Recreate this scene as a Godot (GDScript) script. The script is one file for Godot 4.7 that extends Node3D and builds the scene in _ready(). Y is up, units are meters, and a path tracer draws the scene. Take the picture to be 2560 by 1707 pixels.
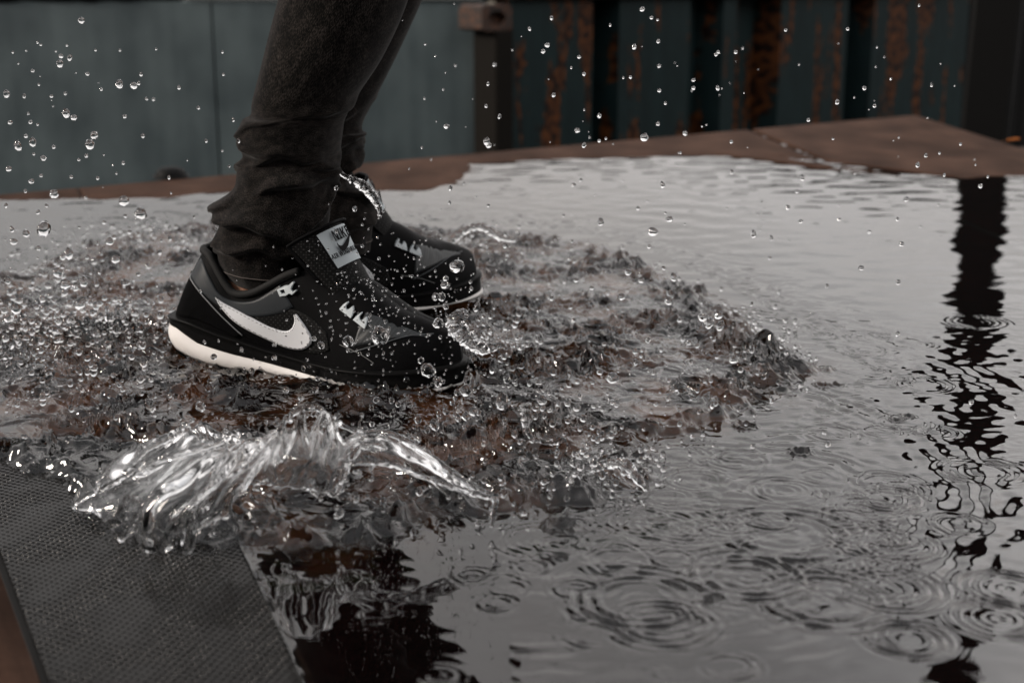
extends Node3D
# A person in dark jeans and black trainers splashing through a puddle on a plywood deck, containers behind.

const FOCAL := 3556.0
const EYE := Vector3(0, 0.40, 0)
const PITCH := 14.5
const BACK_A := Vector2(-0.951, -2.625)      # back edge of the deck, in x and z
const BACK_B := Vector2(1.172, -4.158)

var rng := RandomNumberGenerator.new()
var taken := {}
var n_low := FastNoiseLite.new()
var n_mid := FastNoiseLite.new()
var n_fin := FastNoiseLite.new()
var n_wav := FastNoiseLite.new()
var water_mat: StandardMaterial3D
var drop_mat: StandardMaterial3D
var water_h := PackedFloat32Array()
var water_xs := PackedFloat32Array()
var water_zs := PackedFloat32Array()
var zone_r := PackedFloat32Array()
var shore_t := PackedFloat32Array()
var shore_m := PackedFloat32Array()
const ZONE_C := Vector2(-0.26, -1.46)

# ------------------------------------------------------------------ pixel helpers (photograph 2560 x 1707)
func ray(px: float, py: float) -> Vector3:
	var a := (px - 1280.0) / FOCAL
	var b := -(py - 853.5) / FOCAL
	var c := cos(deg_to_rad(PITCH))
	var s := sin(deg_to_rad(PITCH))
	return Vector3(a, b * c - s, -(c + b * s))

func on_ground(px: float, py: float, h := 0.0) -> Vector3:
	var d := ray(px, py)
	return EYE + d * ((h - EYE.y) / d.y)

func at_depth(px: float, py: float, z: float) -> Vector3:
	var d := ray(px, py)
	return EYE + d * (z / d.z)

# ------------------------------------------------------------------ scene helpers
func numbered(called: String) -> String:
	if not taken.has(called):
		taken[called] = 0
		return called
	taken[called] += 1
	return "%s_%03d" % [called, taken[called]]

func tag(o: Node, label: String, category: String, group := "", kind := "") -> void:
	if label: o.set_meta("label", label)
	if category: o.set_meta("category", category)
	if group: o.set_meta("group", group)
	if kind: o.set_meta("kind", kind)

func root_node(called: String, at := Vector3.ZERO) -> Node3D:
	var o := Node3D.new()
	o.name = numbered(called)
	add_child(o)
	o.position = at
	return o

func put(called: String, mesh: Mesh, mat: Material, parent: Node = self) -> MeshInstance3D:
	var o := MeshInstance3D.new()
	o.name = numbered(called) if parent == self else called
	o.mesh = mesh
	if mat: o.material_override = mat
	parent.add_child(o, true)
	return o

func plain(c: Color, rough := 0.6, metal := 0.0) -> StandardMaterial3D:
	var m := StandardMaterial3D.new()
	if c.r < 0.03: m.metallic_specular = 0.22   # specular turned down on near-black colours
	m.albedo_color = c.linear_to_srgb()
	m.roughness = rough
	m.metallic = metal
	return m

func lin(r: float, g: float, b: float) -> Color:
	return Color(r, g, b)

func noise(seed_: int, freq: float, kind := FastNoiseLite.TYPE_SIMPLEX_SMOOTH, octaves := 1) -> FastNoiseLite:
	var n := FastNoiseLite.new()
	n.seed = seed_
	n.noise_type = kind
	n.frequency = freq
	n.fractal_type = FastNoiseLite.FRACTAL_FBM if octaves > 1 else FastNoiseLite.FRACTAL_NONE
	n.fractal_octaves = octaves
	return n

func mesh_of(v: PackedVector3Array, idx: PackedInt32Array, uv := PackedVector2Array(), nrm := PackedVector3Array(), col := PackedColorArray()) -> ArrayMesh:
	if nrm.is_empty():
		nrm.resize(v.size())
		for k in range(0, idx.size(), 3):
			var a := v[idx[k]]
			var f := (v[idx[k + 2]] - a).cross(v[idx[k + 1]] - a)
			nrm[idx[k]] += f
			nrm[idx[k + 1]] += f
			nrm[idx[k + 2]] += f
		for k in nrm.size():
			nrm[k] = nrm[k].normalized() if nrm[k].length_squared() > 1e-24 else Vector3.UP
	var arr := []
	arr.resize(Mesh.ARRAY_MAX)
	arr[Mesh.ARRAY_VERTEX] = v
	arr[Mesh.ARRAY_NORMAL] = nrm
	arr[Mesh.ARRAY_INDEX] = idx
	if not uv.is_empty(): arr[Mesh.ARRAY_TEX_UV] = uv
	if not col.is_empty(): arr[Mesh.ARRAY_COLOR] = col
	var m := ArrayMesh.new()
	m.add_surface_from_arrays(Mesh.PRIMITIVE_TRIANGLES, arr)
	return m

# a grid of nu x nv points; f(i, j) gives each; flip turns the faces over; wrap closes it along i
func grid(nu: int, nv: int, f: Callable, flip := false, wrap := false, uvf = null, colf = null) -> ArrayMesh:
	var v := PackedVector3Array()
	var uv := PackedVector2Array()
	var col := PackedColorArray()
	for j in nv:
		for i in nu:
			v.append(f.call(i, j))
			uv.append(uvf.call(i, j) if uvf != null else Vector2(float(i) / (nu - 1), float(j) / (nv - 1)))
			if colf != null: col.append(colf.call(i, j))
	var idx := PackedInt32Array()
	for j in nv - 1:
		for i in (nu if wrap else nu - 1):
			var a := j * nu + i
			var b := j * nu + (i + 1) % nu
			var c := a + nu
			var d := b + nu
			if flip: idx.append_array([a, c, b, b, c, d])
			else: idx.append_array([a, b, c, b, d, c])
	return mesh_of(v, idx, uv, PackedVector3Array(), col)

func box_mesh(s: Vector3, bev := 0.004) -> ArrayMesh:
	# a box with chamfered edges
	var st := SurfaceTool.new()
	st.begin(Mesh.PRIMITIVE_TRIANGLES)
	st.set_smooth_group(-1)
	var h := s * 0.5
	var pts := []
	for sx in [-1, 1]:
		for sy in [-1, 1]:
			for sz in [-1, 1]:
				pts.append([Vector3(sx * h.x, sy * (h.y - bev), sz * (h.z - bev)), Vector3(sx * (h.x - bev), sy * h.y, sz * (h.z - bev)), Vector3(sx * (h.x - bev), sy * (h.y - bev), sz * h.z)])
	var face := func(q: Array):
		var n: Vector3 = (q[2] - q[0]).cross(q[1] - q[0])
		var mid := Vector3.ZERO
		for p in q: mid += p
		if n.dot(mid) < 0: q.reverse()
		for k in range(1, q.size() - 1):
			for p in [q[0], q[k], q[k + 1]]: st.add_vertex(p)
	var P := func(a, b, c, k): return pts[a * 4 + b * 2 + c][k]
	for e in 2:
		face.call([P.call(e, 0, 0, 0), P.call(e, 1, 0, 0), P.call(e, 1, 1, 0), P.call(e, 0, 1, 0)])
		face.call([P.call(0, e, 0, 1), P.call(1, e, 0, 1), P.call(1, e, 1, 1), P.call(0, e, 1, 1)])
		face.call([P.call(0, 0, e, 2), P.call(1, 0, e, 2), P.call(1, 1, e, 2), P.call(0, 1, e, 2)])
	for a in 2:
		for b in 2:
			face.call([P.call(a, b, 0, 0), P.call(a, b, 1, 0), P.call(a, b, 1, 1), P.call(a, b, 0, 1)])
			face.call([P.call(a, 0, b, 0), P.call(a, 1, b, 0), P.call(a, 1, b, 2), P.call(a, 0, b, 2)])
			face.call([P.call(0, a, b, 1), P.call(1, a, b, 1), P.call(1, a, b, 2), P.call(0, a, b, 2)])
			for c in 2:
				face.call([P.call(a, b, c, 0), P.call(a, b, c, 1), P.call(a, b, c, 2)])
	st.generate_normals()
	return st.commit()

func spline(p: Array, t: float):
	# Catmull-Rom through the list, t in 0..1
	var n := p.size() - 1
	var x := clampf(t, 0, 1) * n
	var k := mini(int(x), n - 1)
	var u := x - k
	var a = p[maxi(k - 1, 0)]
	var b = p[k]
	var c = p[k + 1]
	var d = p[mini(k + 2, n)]
	return (b * 2.0 + (c - a) * u + (a * 2.0 - b * 5.0 + c * 4.0 - d) * u * u + (b * 3.0 - a - c * 3.0 + d) * u * u * u) * 0.5

func curve1(xs: Array, ys: Array, x: float) -> float:
	if x <= xs[0]: return ys[0]
	for k in range(1, xs.size()):
		if x <= xs[k]:
			var u: float = (x - xs[k - 1]) / (xs[k] - xs[k - 1])
			return lerpf(ys[k - 1], ys[k], u)
	return ys[-1]

func tube(path: Array, radii: Array, n_along: int, n_round: int, wob := 0.0, wob_n: FastNoiseLite = null, capped := true) -> ArrayMesh:
	var ps := []
	var rs := []
	for k in n_along:
		var t := float(k) / (n_along - 1)
		ps.append(spline(path, t))
		rs.append(maxf(spline(radii, t), 1e-5))
	var up := Vector3(0.13, 0.9, 0.41).normalized()
	var rows := []
	for k in n_along:
		var d: Vector3 = (ps[mini(k + 1, n_along - 1)] - ps[maxi(k - 1, 0)]).normalized()
		var side := d.cross(up).normalized()
		up = side.cross(d).normalized()
		var ring := []
		for i in n_round:
			var a := TAU * i / n_round
			var dir := side * cos(a) + up * sin(a)
			var r: float = rs[k]
			if wob_n: r *= 1.0 + wob * wob_n.get_noise_3dv((ps[k] + dir * rs[k]) * 1.0)
			ring.append(ps[k] + dir * r)
		rows.append(ring)
	if capped:
		var first := []
		var last := []
		for i in n_round:
			first.append(ps[0])
			last.append(ps[-1])
		rows.push_front(first)
		rows.push_back(last)
	return grid(n_round, rows.size(), func(i, j): return rows[j][i], false, true)

# ------------------------------------------------------------------ main
func _ready() -> void:
	rng.seed = 7
	var cam := Camera3D.new()
	cam.name = "camera"
	cam.fov = rad_to_deg(2.0 * atan(853.5 / FOCAL))
	cam.near = 0.05
	cam.far = 400.0
	cam.position = EYE
	cam.rotation_degrees = Vector3(-PITCH, 0, 0)
	var lens := CameraAttributesPhysical.new()
	lens.frustum_focal_length = 50.0
	lens.frustum_focus_distance = 1.32
	lens.exposure_aperture = 6.3
	lens.frustum_near = 0.05
	lens.frustum_far = 400.0
	cam.attributes = lens
	add_child(cam)
	cam.fov = rad_to_deg(2.0 * atan(853.5 / FOCAL))

	var env := Environment.new()
	env.background_mode = Environment.BG_SKY
	var sky := Sky.new()
	var sm := ProceduralSkyMaterial.new()
	sm.sky_horizon_color = lin(0.19, 0.187, 0.183).linear_to_srgb()
	sm.sky_top_color = lin(0.245, 0.247, 0.255).linear_to_srgb()
	sm.sky_curve = 0.5
	sm.ground_horizon_color = lin(0.05, 0.045, 0.04).linear_to_srgb()
	sm.ground_bottom_color = lin(0.03, 0.03, 0.03).linear_to_srgb()
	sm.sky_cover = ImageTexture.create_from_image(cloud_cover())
	sky.sky_material = sm
	env.sky = sky
	env.tonemap_mode = Environment.TONE_MAPPER_LINEAR
	env.tonemap_exposure = 2.45
	env.sdfgi_enabled = true
	env.ssao_enabled = true
	env.ssil_enabled = true
	var we := WorldEnvironment.new()
	we.name = "world_environment"
	we.environment = env
	add_child(we)
	var sun := DirectionalLight3D.new()
	sun.name = "sun"
	sun.light_energy = 0.5
	sun.light_angular_distance = 12.0
	sun.light_color = Color(1.0, 0.95, 0.9)
	sun.shadow_enabled = true
	sun.sky_mode = DirectionalLight3D.SKY_MODE_LIGHT_ONLY
	add_child(sun)
	sun.look_at_from_position(Vector3.ZERO, Vector3(0.88, -0.42, -0.16), Vector3.UP)

	n_low = noise(11, 1.0)
	n_mid = noise(23, 1.0)
	n_fin = noise(37, 1.0)
	n_wav = noise(41, 1.0)
	water_mat = StandardMaterial3D.new()
	water_mat.albedo_color = Color(1, 1, 1, 0)
	water_mat.transparency = BaseMaterial3D.TRANSPARENCY_ALPHA
	water_mat.refraction_enabled = true
	water_mat.refraction_scale = 0.050
	water_mat.roughness = 0.0
	water_mat.metallic_specular = 0.5
	drop_mat = water_mat.duplicate()
	drop_mat.refraction_scale = 0.033
	print("start ", Time.get_ticks_msec())
	build_ground()
	build_deck()
	print("deck ", Time.get_ticks_msec())
	build_water()
	print("water ", Time.get_ticks_msec())
	build_containers()
	print("containers ", Time.get_ticks_msec())
	build_person()
	print("person ", Time.get_ticks_msec())
	build_splash()
	print("splash ", Time.get_ticks_msec())
	build_droplets()
	build_small_things()
	print("done ", Time.get_ticks_msec())

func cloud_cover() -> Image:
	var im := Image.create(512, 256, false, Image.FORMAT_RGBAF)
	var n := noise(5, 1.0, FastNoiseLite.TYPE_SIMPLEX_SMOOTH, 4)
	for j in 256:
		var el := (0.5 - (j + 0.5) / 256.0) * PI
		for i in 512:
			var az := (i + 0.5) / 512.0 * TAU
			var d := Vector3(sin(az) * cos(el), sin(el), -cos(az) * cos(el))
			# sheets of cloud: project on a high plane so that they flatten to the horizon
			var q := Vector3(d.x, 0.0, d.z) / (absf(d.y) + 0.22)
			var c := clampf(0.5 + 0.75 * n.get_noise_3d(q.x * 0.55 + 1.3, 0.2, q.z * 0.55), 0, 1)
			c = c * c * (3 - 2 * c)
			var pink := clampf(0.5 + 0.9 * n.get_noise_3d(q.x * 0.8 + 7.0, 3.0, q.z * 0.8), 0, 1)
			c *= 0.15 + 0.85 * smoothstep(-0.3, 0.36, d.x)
			# low sky brightened, zenith dimmed: shaped to darken churned water and strengthen side light
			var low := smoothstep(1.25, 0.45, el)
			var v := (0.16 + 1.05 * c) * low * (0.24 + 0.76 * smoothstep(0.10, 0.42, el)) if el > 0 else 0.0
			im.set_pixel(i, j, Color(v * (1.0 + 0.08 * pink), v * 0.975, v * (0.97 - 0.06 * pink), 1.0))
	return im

# ------------------------------------------------------------------ ground
func build_ground() -> void:
	var m := plain(lin(0.03, 0.03, 0.03), 0.9)
	var g := put("ground", grid(12, 12, func(i, j): return Vector3(-60 + i * 11.0, -1.35, 20 - j * 12.0), true), m)
	tag(g, "dark asphalt yard below the deck", "ground", "", "structure")

# ------------------------------------------------------------------ deck
func back_m(x: float, z: float) -> Vector2:
	# (position along the back edge, distance in front of it)
	var e := (BACK_B - BACK_A).normalized()
	var d := Vector2(x, z) - BACK_A
	return Vector2(d.dot(e), d.dot(Vector2(-e.y, e.x)))

func line_l1(z: float) -> float: return -0.27 + 0.497 * (z + 0.752)
func line_l2(z: float) -> float: return -0.1195 + 0.3675 * (z + 0.752)
func line_seam(z: float) -> float: return 0.623 + 0.0896 * (z + 3.776)

func setup_shore() -> void:
	var pts := [[-400, 545], [0, 500], [180, 497], [350, 497], [560, 480], [760, 480], [950, 480], [1060, 474], [1140, 458], [1176, 432], [1172, 408], [1215, 409], [1330, 399], [1420, 397], [1600, 393], [1800, 387], [1900, 388], [1965, 392], [2000, 400], [2080, 418], [2180, 438], [2300, 446], [2400, 445], [2500, 441], [2700, 430]]
	var rows := []
	for p in pts:
		var g := on_ground(p[0], p[1])
		rows.append(back_m(g.x, g.z))
	rows.sort_custom(func(a, b): return a.x < b.x)
	for r in rows:
		shore_t.append(r.x)
		shore_m.append(r.y)

func shore_at(t: float) -> float:
	var n := shore_t.size()
	if t <= shore_t[0]: return shore_m[0]
	for k in range(1, n):
		if t <= shore_t[k]:
			return lerpf(shore_m[k - 1], shore_m[k], (t - shore_t[k - 1]) / maxf(shore_t[k] - shore_t[k - 1], 1e-5))
	return shore_m[n - 1]

func deck_h(x: float, z: float) -> float:
	var bm := back_m(x, z)
	var sd := shore_at(bm.x) - bm.y + 0.012 * n_low.get_noise_2d(x * 9.0, z * 9.0)
	var h := clampf(sd * 0.06, -0.008, 0.003)
	# the strip of textured ply near the front stands just clear of the water
	var on_strip := smoothstep(-0.012, 0.004, line_l2(z) - x) * smoothstep(-1.19, -1.13, z)
	h = maxf(h, lerpf(-0.008, 0.0022, on_strip))
	return h

func wood_texture(seed_: int, a: Color, b: Color, c: Color) -> ImageTexture:
	var im := Image.create(512, 512, false, Image.FORMAT_RGB8)
	var n1 := noise(seed_, 0.012, FastNoiseLite.TYPE_SIMPLEX_SMOOTH, 4)
	var n2 := noise(seed_ + 1, 0.05, FastNoiseLite.TYPE_SIMPLEX_SMOOTH, 3)
	var n3 := noise(seed_ + 2, 0.35, FastNoiseLite.TYPE_SIMPLEX, 2)
	for j in 512:
		for i in 512:
			var t := clampf(0.5 + 0.9 * n1.get_noise_2d(i, j * 0.45), 0, 1)
			var s := clampf(0.5 + 0.9 * n2.get_noise_2d(i * 0.25, j * 1.6), 0, 1)
			var g := n3.get_noise_2d(i, j)
			var col := a.lerp(b, t).lerp(c, 0.55 * s * s)
			col = col * (1.0 + 0.22 * g)
			im.set_pixel(i, j, Color(clampf(col.r, 0, 1), clampf(col.g, 0, 1), clampf(col.b, 0, 1)).linear_to_srgb())
	im.generate_mipmaps()
	return ImageTexture.create_from_image(im)

func board(parent: Node, corners: Array, nu: int, nv: int, mat: Material, hf: Callable, thick := 0.018) -> MeshInstance3D:
	# corners (x, z): near left, near right, far right, far left
	var P := func(i: int, j: int) -> Vector3:
		var skirt := i == 0 or j == 0 or i == nu + 1 or j == nv + 1
		var u := clampf(float(i - 1) / (nu - 1), 0, 1)
		var v := clampf(float(j - 1) / (nv - 1), 0, 1)
		var a: Vector2 = corners[0].lerp(corners[1], u)
		var b: Vector2 = corners[3].lerp(corners[2], u)
		var q := a.lerp(b, v)
		return Vector3(q.x, -thick if skirt else hf.call(q.x, q.y), q.y)
	var UVF := func(i: int, j: int) -> Vector2:
		var p: Vector3 = P.call(i, j)
		return Vector2(p.x, p.z)
	var COL := func(i: int, j: int) -> Color:
		# brown silt that the feet have stirred up over the dark ply
		var p: Vector3 = P.call(i, j)
		var q := Vector2(p.x, p.z)
		var zr := zone(q)
		var mud := smoothstep(1.15, 0.8, zr) * clampf(0.30 + 0.95 * n_low.get_noise_2d(p.x * 14.0, p.z * 9.0) + 0.35 * n_low.get_noise_2d(p.x * 60.0, p.z * 40.0), 0.0, 1.0)
		var dry := smoothstep(-0.002, 0.0005, p.y)
		return lin(0.0045, 0.0038, 0.0034).lerp(lin(0.072, 0.040, 0.028), dry).lerp(lin(0.120, 0.047, 0.018), mud * (1.0 - dry))
	return put("board", grid(nu + 2, nv + 2, P, true, false, UVF, COL), mat, parent)

func build_deck() -> void:
	setup_shore()
	setup_zone()
	var deck := root_node("deck")
	tag(deck, "brown plywood deck of wide boards holding a rain puddle", "deck", "", "structure")
	var dry := StandardMaterial3D.new()
	dry.albedo_texture = wood_texture(3, lin(0.050, 0.026, 0.017), lin(0.080, 0.045, 0.031), lin(0.033, 0.018, 0.012))
	dry.uv1_scale = Vector3(0.9, 0.9, 0.9)
	dry.roughness = 0.62
	var wet := StandardMaterial3D.new()
	wet.albedo_color = lin(0.010, 0.0085, 0.008).linear_to_srgb()
	wet.vertex_color_use_as_albedo = true
	wet.roughness = 0.6
	var e := (BACK_B - BACK_A).normalized()
	var back := func(x: float) -> float: return BACK_A.y + (x - BACK_A.x) * e.y / e.x
	# corners along each board
	var fl1 := Vector2(-1.135, back.call(-1.135))
	var fl2 := Vector2(-0.832, back.call(-0.832))
	var hf := func(x, z): return deck_h(x, z)
	# far part dry: the same boards, so each board is split by colour where the water ends
	var main := board(deck, [Vector2(line_l2(-0.45), -0.45), Vector2(line_seam(-0.45), -0.45), Vector2(0.618, back.call(0.618)), fl2 + Vector2(0.002, 0)], 200, 420, deck_material(), hf)
	main.set_meta("label", "wide brown board under the puddle")
	board(deck, [Vector2(line_seam(-0.45) + 0.014, -0.45), Vector2(1.29, -0.45), Vector2(1.172, -4.158), Vector2(0.636, back.call(0.636))], 70, 240, deck_material(), hf)
	var strip := board(deck, [Vector2(line_l1(-0.5), -0.5), Vector2(line_l2(-0.5) - 0.002, -0.5), Vector2(line_l2(-1.2) - 0.002, -1.2), Vector2(line_l1(-1.2), -1.2)], 190, 330, strip_material(), hf)
	strip.mesh = strip_mesh()
	strip.set_meta("label", "wet dark anti-slip board with rows of dimples")
	board(deck, [Vector2(line_l1(-1.203), -1.203), Vector2(line_l2(-1.203) - 0.002, -1.203), fl2, fl1], 40, 120, deck_material(), hf)
	var left := board(deck, [Vector2(-1.2, -0.45), Vector2(line_l1(-0.45) - 0.006, -0.45), fl1 - Vector2(0.006, 0), Vector2(-1.9, back.call(-1.9))], 60, 160, deck_material(), func(x, z): return 0.004)
	left.set_meta("label", "dry brown board beside the wet dimpled one")
	# added dark backing strip, hides the pale line in the open joint
	var joint := put("added_joint_backing", board_strip(), plain(lin(0.003, 0.0025, 0.002), 0.9), deck)
	# frame under the edge
	for k in 3:
		var s := box_mesh(Vector3((BACK_B - BACK_A).length() + 0.9, 0.10, 0.045))
		var o := put("joist", s, plain(lin(0.02, 0.013, 0.009), 0.8), deck)
		var mid := (BACK_A + BACK_B) * 0.5 + Vector2(-e.y, e.x) * (0.03 + 0.5 * k) - e * 0.42
		o.position = Vector3(mid.x, -0.075, mid.y)
		o.rotation.y = -e.angle()
	for x in [Vector2(1.13, -4.05), Vector2(0.1, -3.3), Vector2(-0.9, -2.6), Vector2(1.2, -2.2), Vector2(-0.9, -1.0), Vector2(0.9, -0.8)]:
		var p := put("deck_leg", box_mesh(Vector3(0.09, 1.23, 0.09)), plain(lin(0.03, 0.02, 0.014), 0.8), deck)
		p.position = Vector3(x.x, -0.735, x.y)

var deck_mat: StandardMaterial3D
func deck_material() -> StandardMaterial3D:
	if deck_mat: return deck_mat
	deck_mat = StandardMaterial3D.new()
	deck_mat.albedo_texture = wood_texture(3, lin(0.42, 0.40, 0.38), lin(1.0, 1.0, 1.0), lin(0.36, 0.34, 0.32))
	deck_mat.uv1_scale = Vector3(0.9, 0.9, 0.9)
	deck_mat.vertex_color_use_as_albedo = true
	deck_mat.roughness = 0.8
	deck_mat.metallic_specular = 0.14
	return deck_mat

func board_strip() -> ArrayMesh:
	var F := func(i: int, j: int) -> Vector3:
		var z := lerpf(-0.45, -3.77, j / 20.0)
		return Vector3(line_seam(z) + [-0.012, 0.028][i], -0.0125, z)
	return grid(2, 21, F, true)

func strip_material() -> StandardMaterial3D:
	var m := plain(lin(0.008, 0.0075, 0.007), 0.08)
	m.metallic_specular = 0.21
	return m

func strip_mesh() -> ArrayMesh:
	var z0 := -0.60
	var z1 := -1.2
	var nv := 820
	var nu := 240
	var d := Vector2(0.37, 0.93)
	var c := Vector2(0.93, -0.37)
	var F := func(i: int, j: int) -> Vector3:
		var edge := i == 0 or i == nu - 1 or j == 0 or j == nv - 1
		var v := clampf(float(j - 1) / (nv - 3), 0, 1)
		var u := clampf(float(i - 1) / (nu - 3), 0, 1)
		var z := lerpf(z0, z1, v)
		var x := lerpf(line_l1(z), line_l2(z) - 0.002, u)
		if edge: return Vector3(x, -0.018, z)
		var q := Vector2(x, z)
		var a := q.dot(c) / 0.0066
		var b := q.dot(d) / 0.0042
		if posmod(int(floor(b)), 2) == 1: a += 0.5
		var fa: float = a - floor(a) - 0.5
		var fb: float = b - floor(b) - 0.5
		var hole := smoothstep(1.0, 0.45, sqrt(fa * fa / 0.075 + fb * fb / 0.100))
		var wet := clampf(0.75 + 0.9 * n_low.get_noise_2d(x * 18.0, z * 18.0), 0.25, 1.2)
		var h := deck_h(x, z) + 0.00035 * n_low.get_noise_2d(x * 22.0, z * 16.0) + 0.00005 * n_mid.get_noise_2d(x * 300.0, z * 200.0)
		return Vector3(x, h - 0.0028 * wet * hole, z)
	return grid(nu, nv, F, true)

# ------------------------------------------------------------------ splash zone outline
func setup_zone() -> void:
	var pts := [[-700, 800], [-300, 740], [60, 690], [200, 622], [330, 585], [540, 568], [800, 560], [1080, 572], [1300, 585], [1500, 620], [1640, 680], [1760, 740], [1860, 800], [1930, 860], [2060, 925], [1950, 970], [1900, 1020], [1760, 1080], [1640, 1120], [1620, 1225], [1440, 1270], [1300, 1290], [1100, 1310], [960, 1360], [800, 1372], [640, 1368], [480, 1368], [330, 1345], [190, 1262], [90, 1190], [-60, 1130], [-400, 1080]]
	var ang := []
	for p in pts:
		var g := on_ground(p[0], p[1])
		var d := Vector2(g.x, g.z) - ZONE_C
		ang.append([d.angle(), d.length()])
	ang.sort_custom(func(a, b): return a[0] < b[0])
	zone_r.resize(360)
	for k in 360:
		var a := -PI + TAU * k / 360.0
		var hi := 0
		while hi < ang.size() and ang[hi][0] < a: hi += 1
		var p0 = ang[(hi - 1 + ang.size()) % ang.size()]
		var p1 = ang[hi % ang.size()]
		var span := fposmod(p1[0] - p0[0], TAU)
		var u := fposmod(a - p0[0], TAU) / maxf(span, 1e-5)
		zone_r[k] = lerpf(p0[1], p1[1], u)

func zone(q: Vector2) -> float:
	# distance from the middle of the splash as a share of its radius in that direction
	var d := q - ZONE_C
	var k := (d.angle() + PI) / TAU * 360.0
	var i := int(k) % 360
	var r := lerpf(zone_r[i], zone_r[(i + 1) % 360], k - floor(k))
	return d.length() / r

# ------------------------------------------------------------------ water
func splash_height(x: float, z: float, zr: float) -> float:
	zr += 0.035 * n_low.get_noise_2d(x * 14.0, z * 14.0) + 0.02 * n_low.get_noise_2d(x * 45.0, z * 45.0)
	var m := smoothstep(1.02, 0.92, zr)
	if m <= 0.0: return 0.0
	var wx := x + 0.018 * n_low.get_noise_2d(x * 22.0, z * 22.0)
	var wz := z + 0.018 * n_low.get_noise_2d(x * 22.0 + 50.0, z * 22.0)
	var amp := clampf(0.62 + 0.75 * n_low.get_noise_2d(x * 6.0 + 9.0, z * 6.0), 0.22, 1.3)
	# the surge behind the heel and the heap in front of the toe
	amp += 0.75 * exp(-((x + 0.52) * (x + 0.52) / 0.03 + (z + 1.52) * (z + 1.52) / 0.02))
	amp += 0.5 * exp(-((x + 0.02) * (x + 0.02) / 0.006 + (z + 1.40) * (z + 1.40) / 0.006))
	var a := 1.0 - absf(n_mid.get_noise_2d(wx * 13.0, wz * 15.0)) * 2.0
	var b := 1.0 - absf(n_mid.get_noise_2d(wx * 21.0 + 4.0, wz * 34.0)) * 2.0
	var c := n_fin.get_noise_2d(wx * 44.0, wz * 76.0)
	var d := n_fin.get_noise_2d(wx * 105.0 + 3.0, wz * 165.0)
	var h := 0.0080 * a * absf(a) + 0.0066 * b * absf(b) + 0.0028 * c + 0.0006 * d
	var rim := exp(-pow((zr - 0.955) / 0.03, 2.0)) * (0.005 + 0.014 * maxf(0.0, n_mid.get_noise_2d(x * 30.0, z * 30.0 + 8.0)))
	return m * (h * amp + rim) + 0.0035 * m

func build_water() -> void:
	var x := -1.30
	while x < 1.235:
		water_xs.append(x)
		x += (0.0014 if x > 0.0 else 0.0018) if x > -0.66 and x < 0.62 else 0.006
	var z := -0.60
	while z > -4.05:
		water_zs.append(z)
		z -= clampf(0.0014 * z * z, 0.0010, 0.010)
	var nx := water_xs.size()
	var nz := water_zs.size()
	water_h.resize(nx * nz)
	for j in nz:
		var zz := water_zs[j]
		var far := smoothstep(-1.2, -2.0, zz)
		for i in nx:
			var xx := water_xs[i]
			var h := 0.00055 * n_wav.get_noise_2d(xx * 11.0, zz * 17.0) * (0.35 + 0.65 * far) + 0.00007 * n_wav.get_noise_2d(xx * 36.0, zz * 52.0)
			var zr := zone(Vector2(xx, zz))
			if zr < 1.09: h += splash_height(xx, zz, zr)
			if xx > 0.0:
				# short cross ripples over the near water, dying out towards the front
				h += 0.00042 * smoothstep(-0.86, -1.02, zz) * smoothstep(-1.9, -1.4, zz) * smoothstep(0.0, 0.12, xx) * n_wav.get_noise_2d(xx * 30.0, zz * 52.0)
			if zr >= 1.09 and zr < 1.6 and (xx > 0.02 or zz < -1.3):
				# ruffled water that runs ahead of the splash
				var k := smoothstep(1.5, 1.0, zr)
				h += 0.0011 * k * k * n_mid.get_noise_2d(xx * 42.0, zz * 62.0)
			water_h[j * nx + i] = h
	add_rings(nx, nz)
	var v := PackedVector3Array()
	var nrm := PackedVector3Array()
	v.resize(nx * nz)
	nrm.resize(nx * nz)
	var keep := PackedByteArray()
	keep.resize(nx * nz)
	for j in nz:
		for i in nx:
			var k := j * nx + i
			var xx := water_xs[i]
			var zz := water_zs[j]
			v[k] = Vector3(xx, water_h[k], zz)
			var il := maxi(i - 1, 0)
			var ir := mini(i + 1, nx - 1)
			var ju := maxi(j - 1, 0)
			var jd := mini(j + 1, nz - 1)
			var dx := (water_h[j * nx + ir] - water_h[j * nx + il]) / (water_xs[ir] - water_xs[il])
			var dz := (water_h[jd * nx + i] - water_h[ju * nx + i]) / (water_zs[jd] - water_zs[ju])
			nrm[k] = Vector3(-dx, 1.0, -dz).normalized()
			var bm := back_m(xx, zz)
			keep[k] = 1 if bm.y > 0.03 and xx < 1.16 and xx > line_l1(zz) + 0.004 else 0
	var idx := PackedInt32Array()
	for j in nz - 1:
		for i in nx - 1:
			var a := j * nx + i
			if keep[a] and keep[a + 1] and keep[a + nx] and keep[a + nx + 1]:
				idx.append(a)
				idx.append(a + nx)
				idx.append(a + 1)
				idx.append(a + 1)
				idx.append(a + nx)
				idx.append(a + nx + 1)
	var o := put("water", mesh_of(v, idx, PackedVector2Array(), nrm), water_mat)
	tag(o, "rain puddle churned up by the shoes and ringed by drops", "puddle", "", "structure")
	print("water triangles ", idx.size() / 3)

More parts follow.
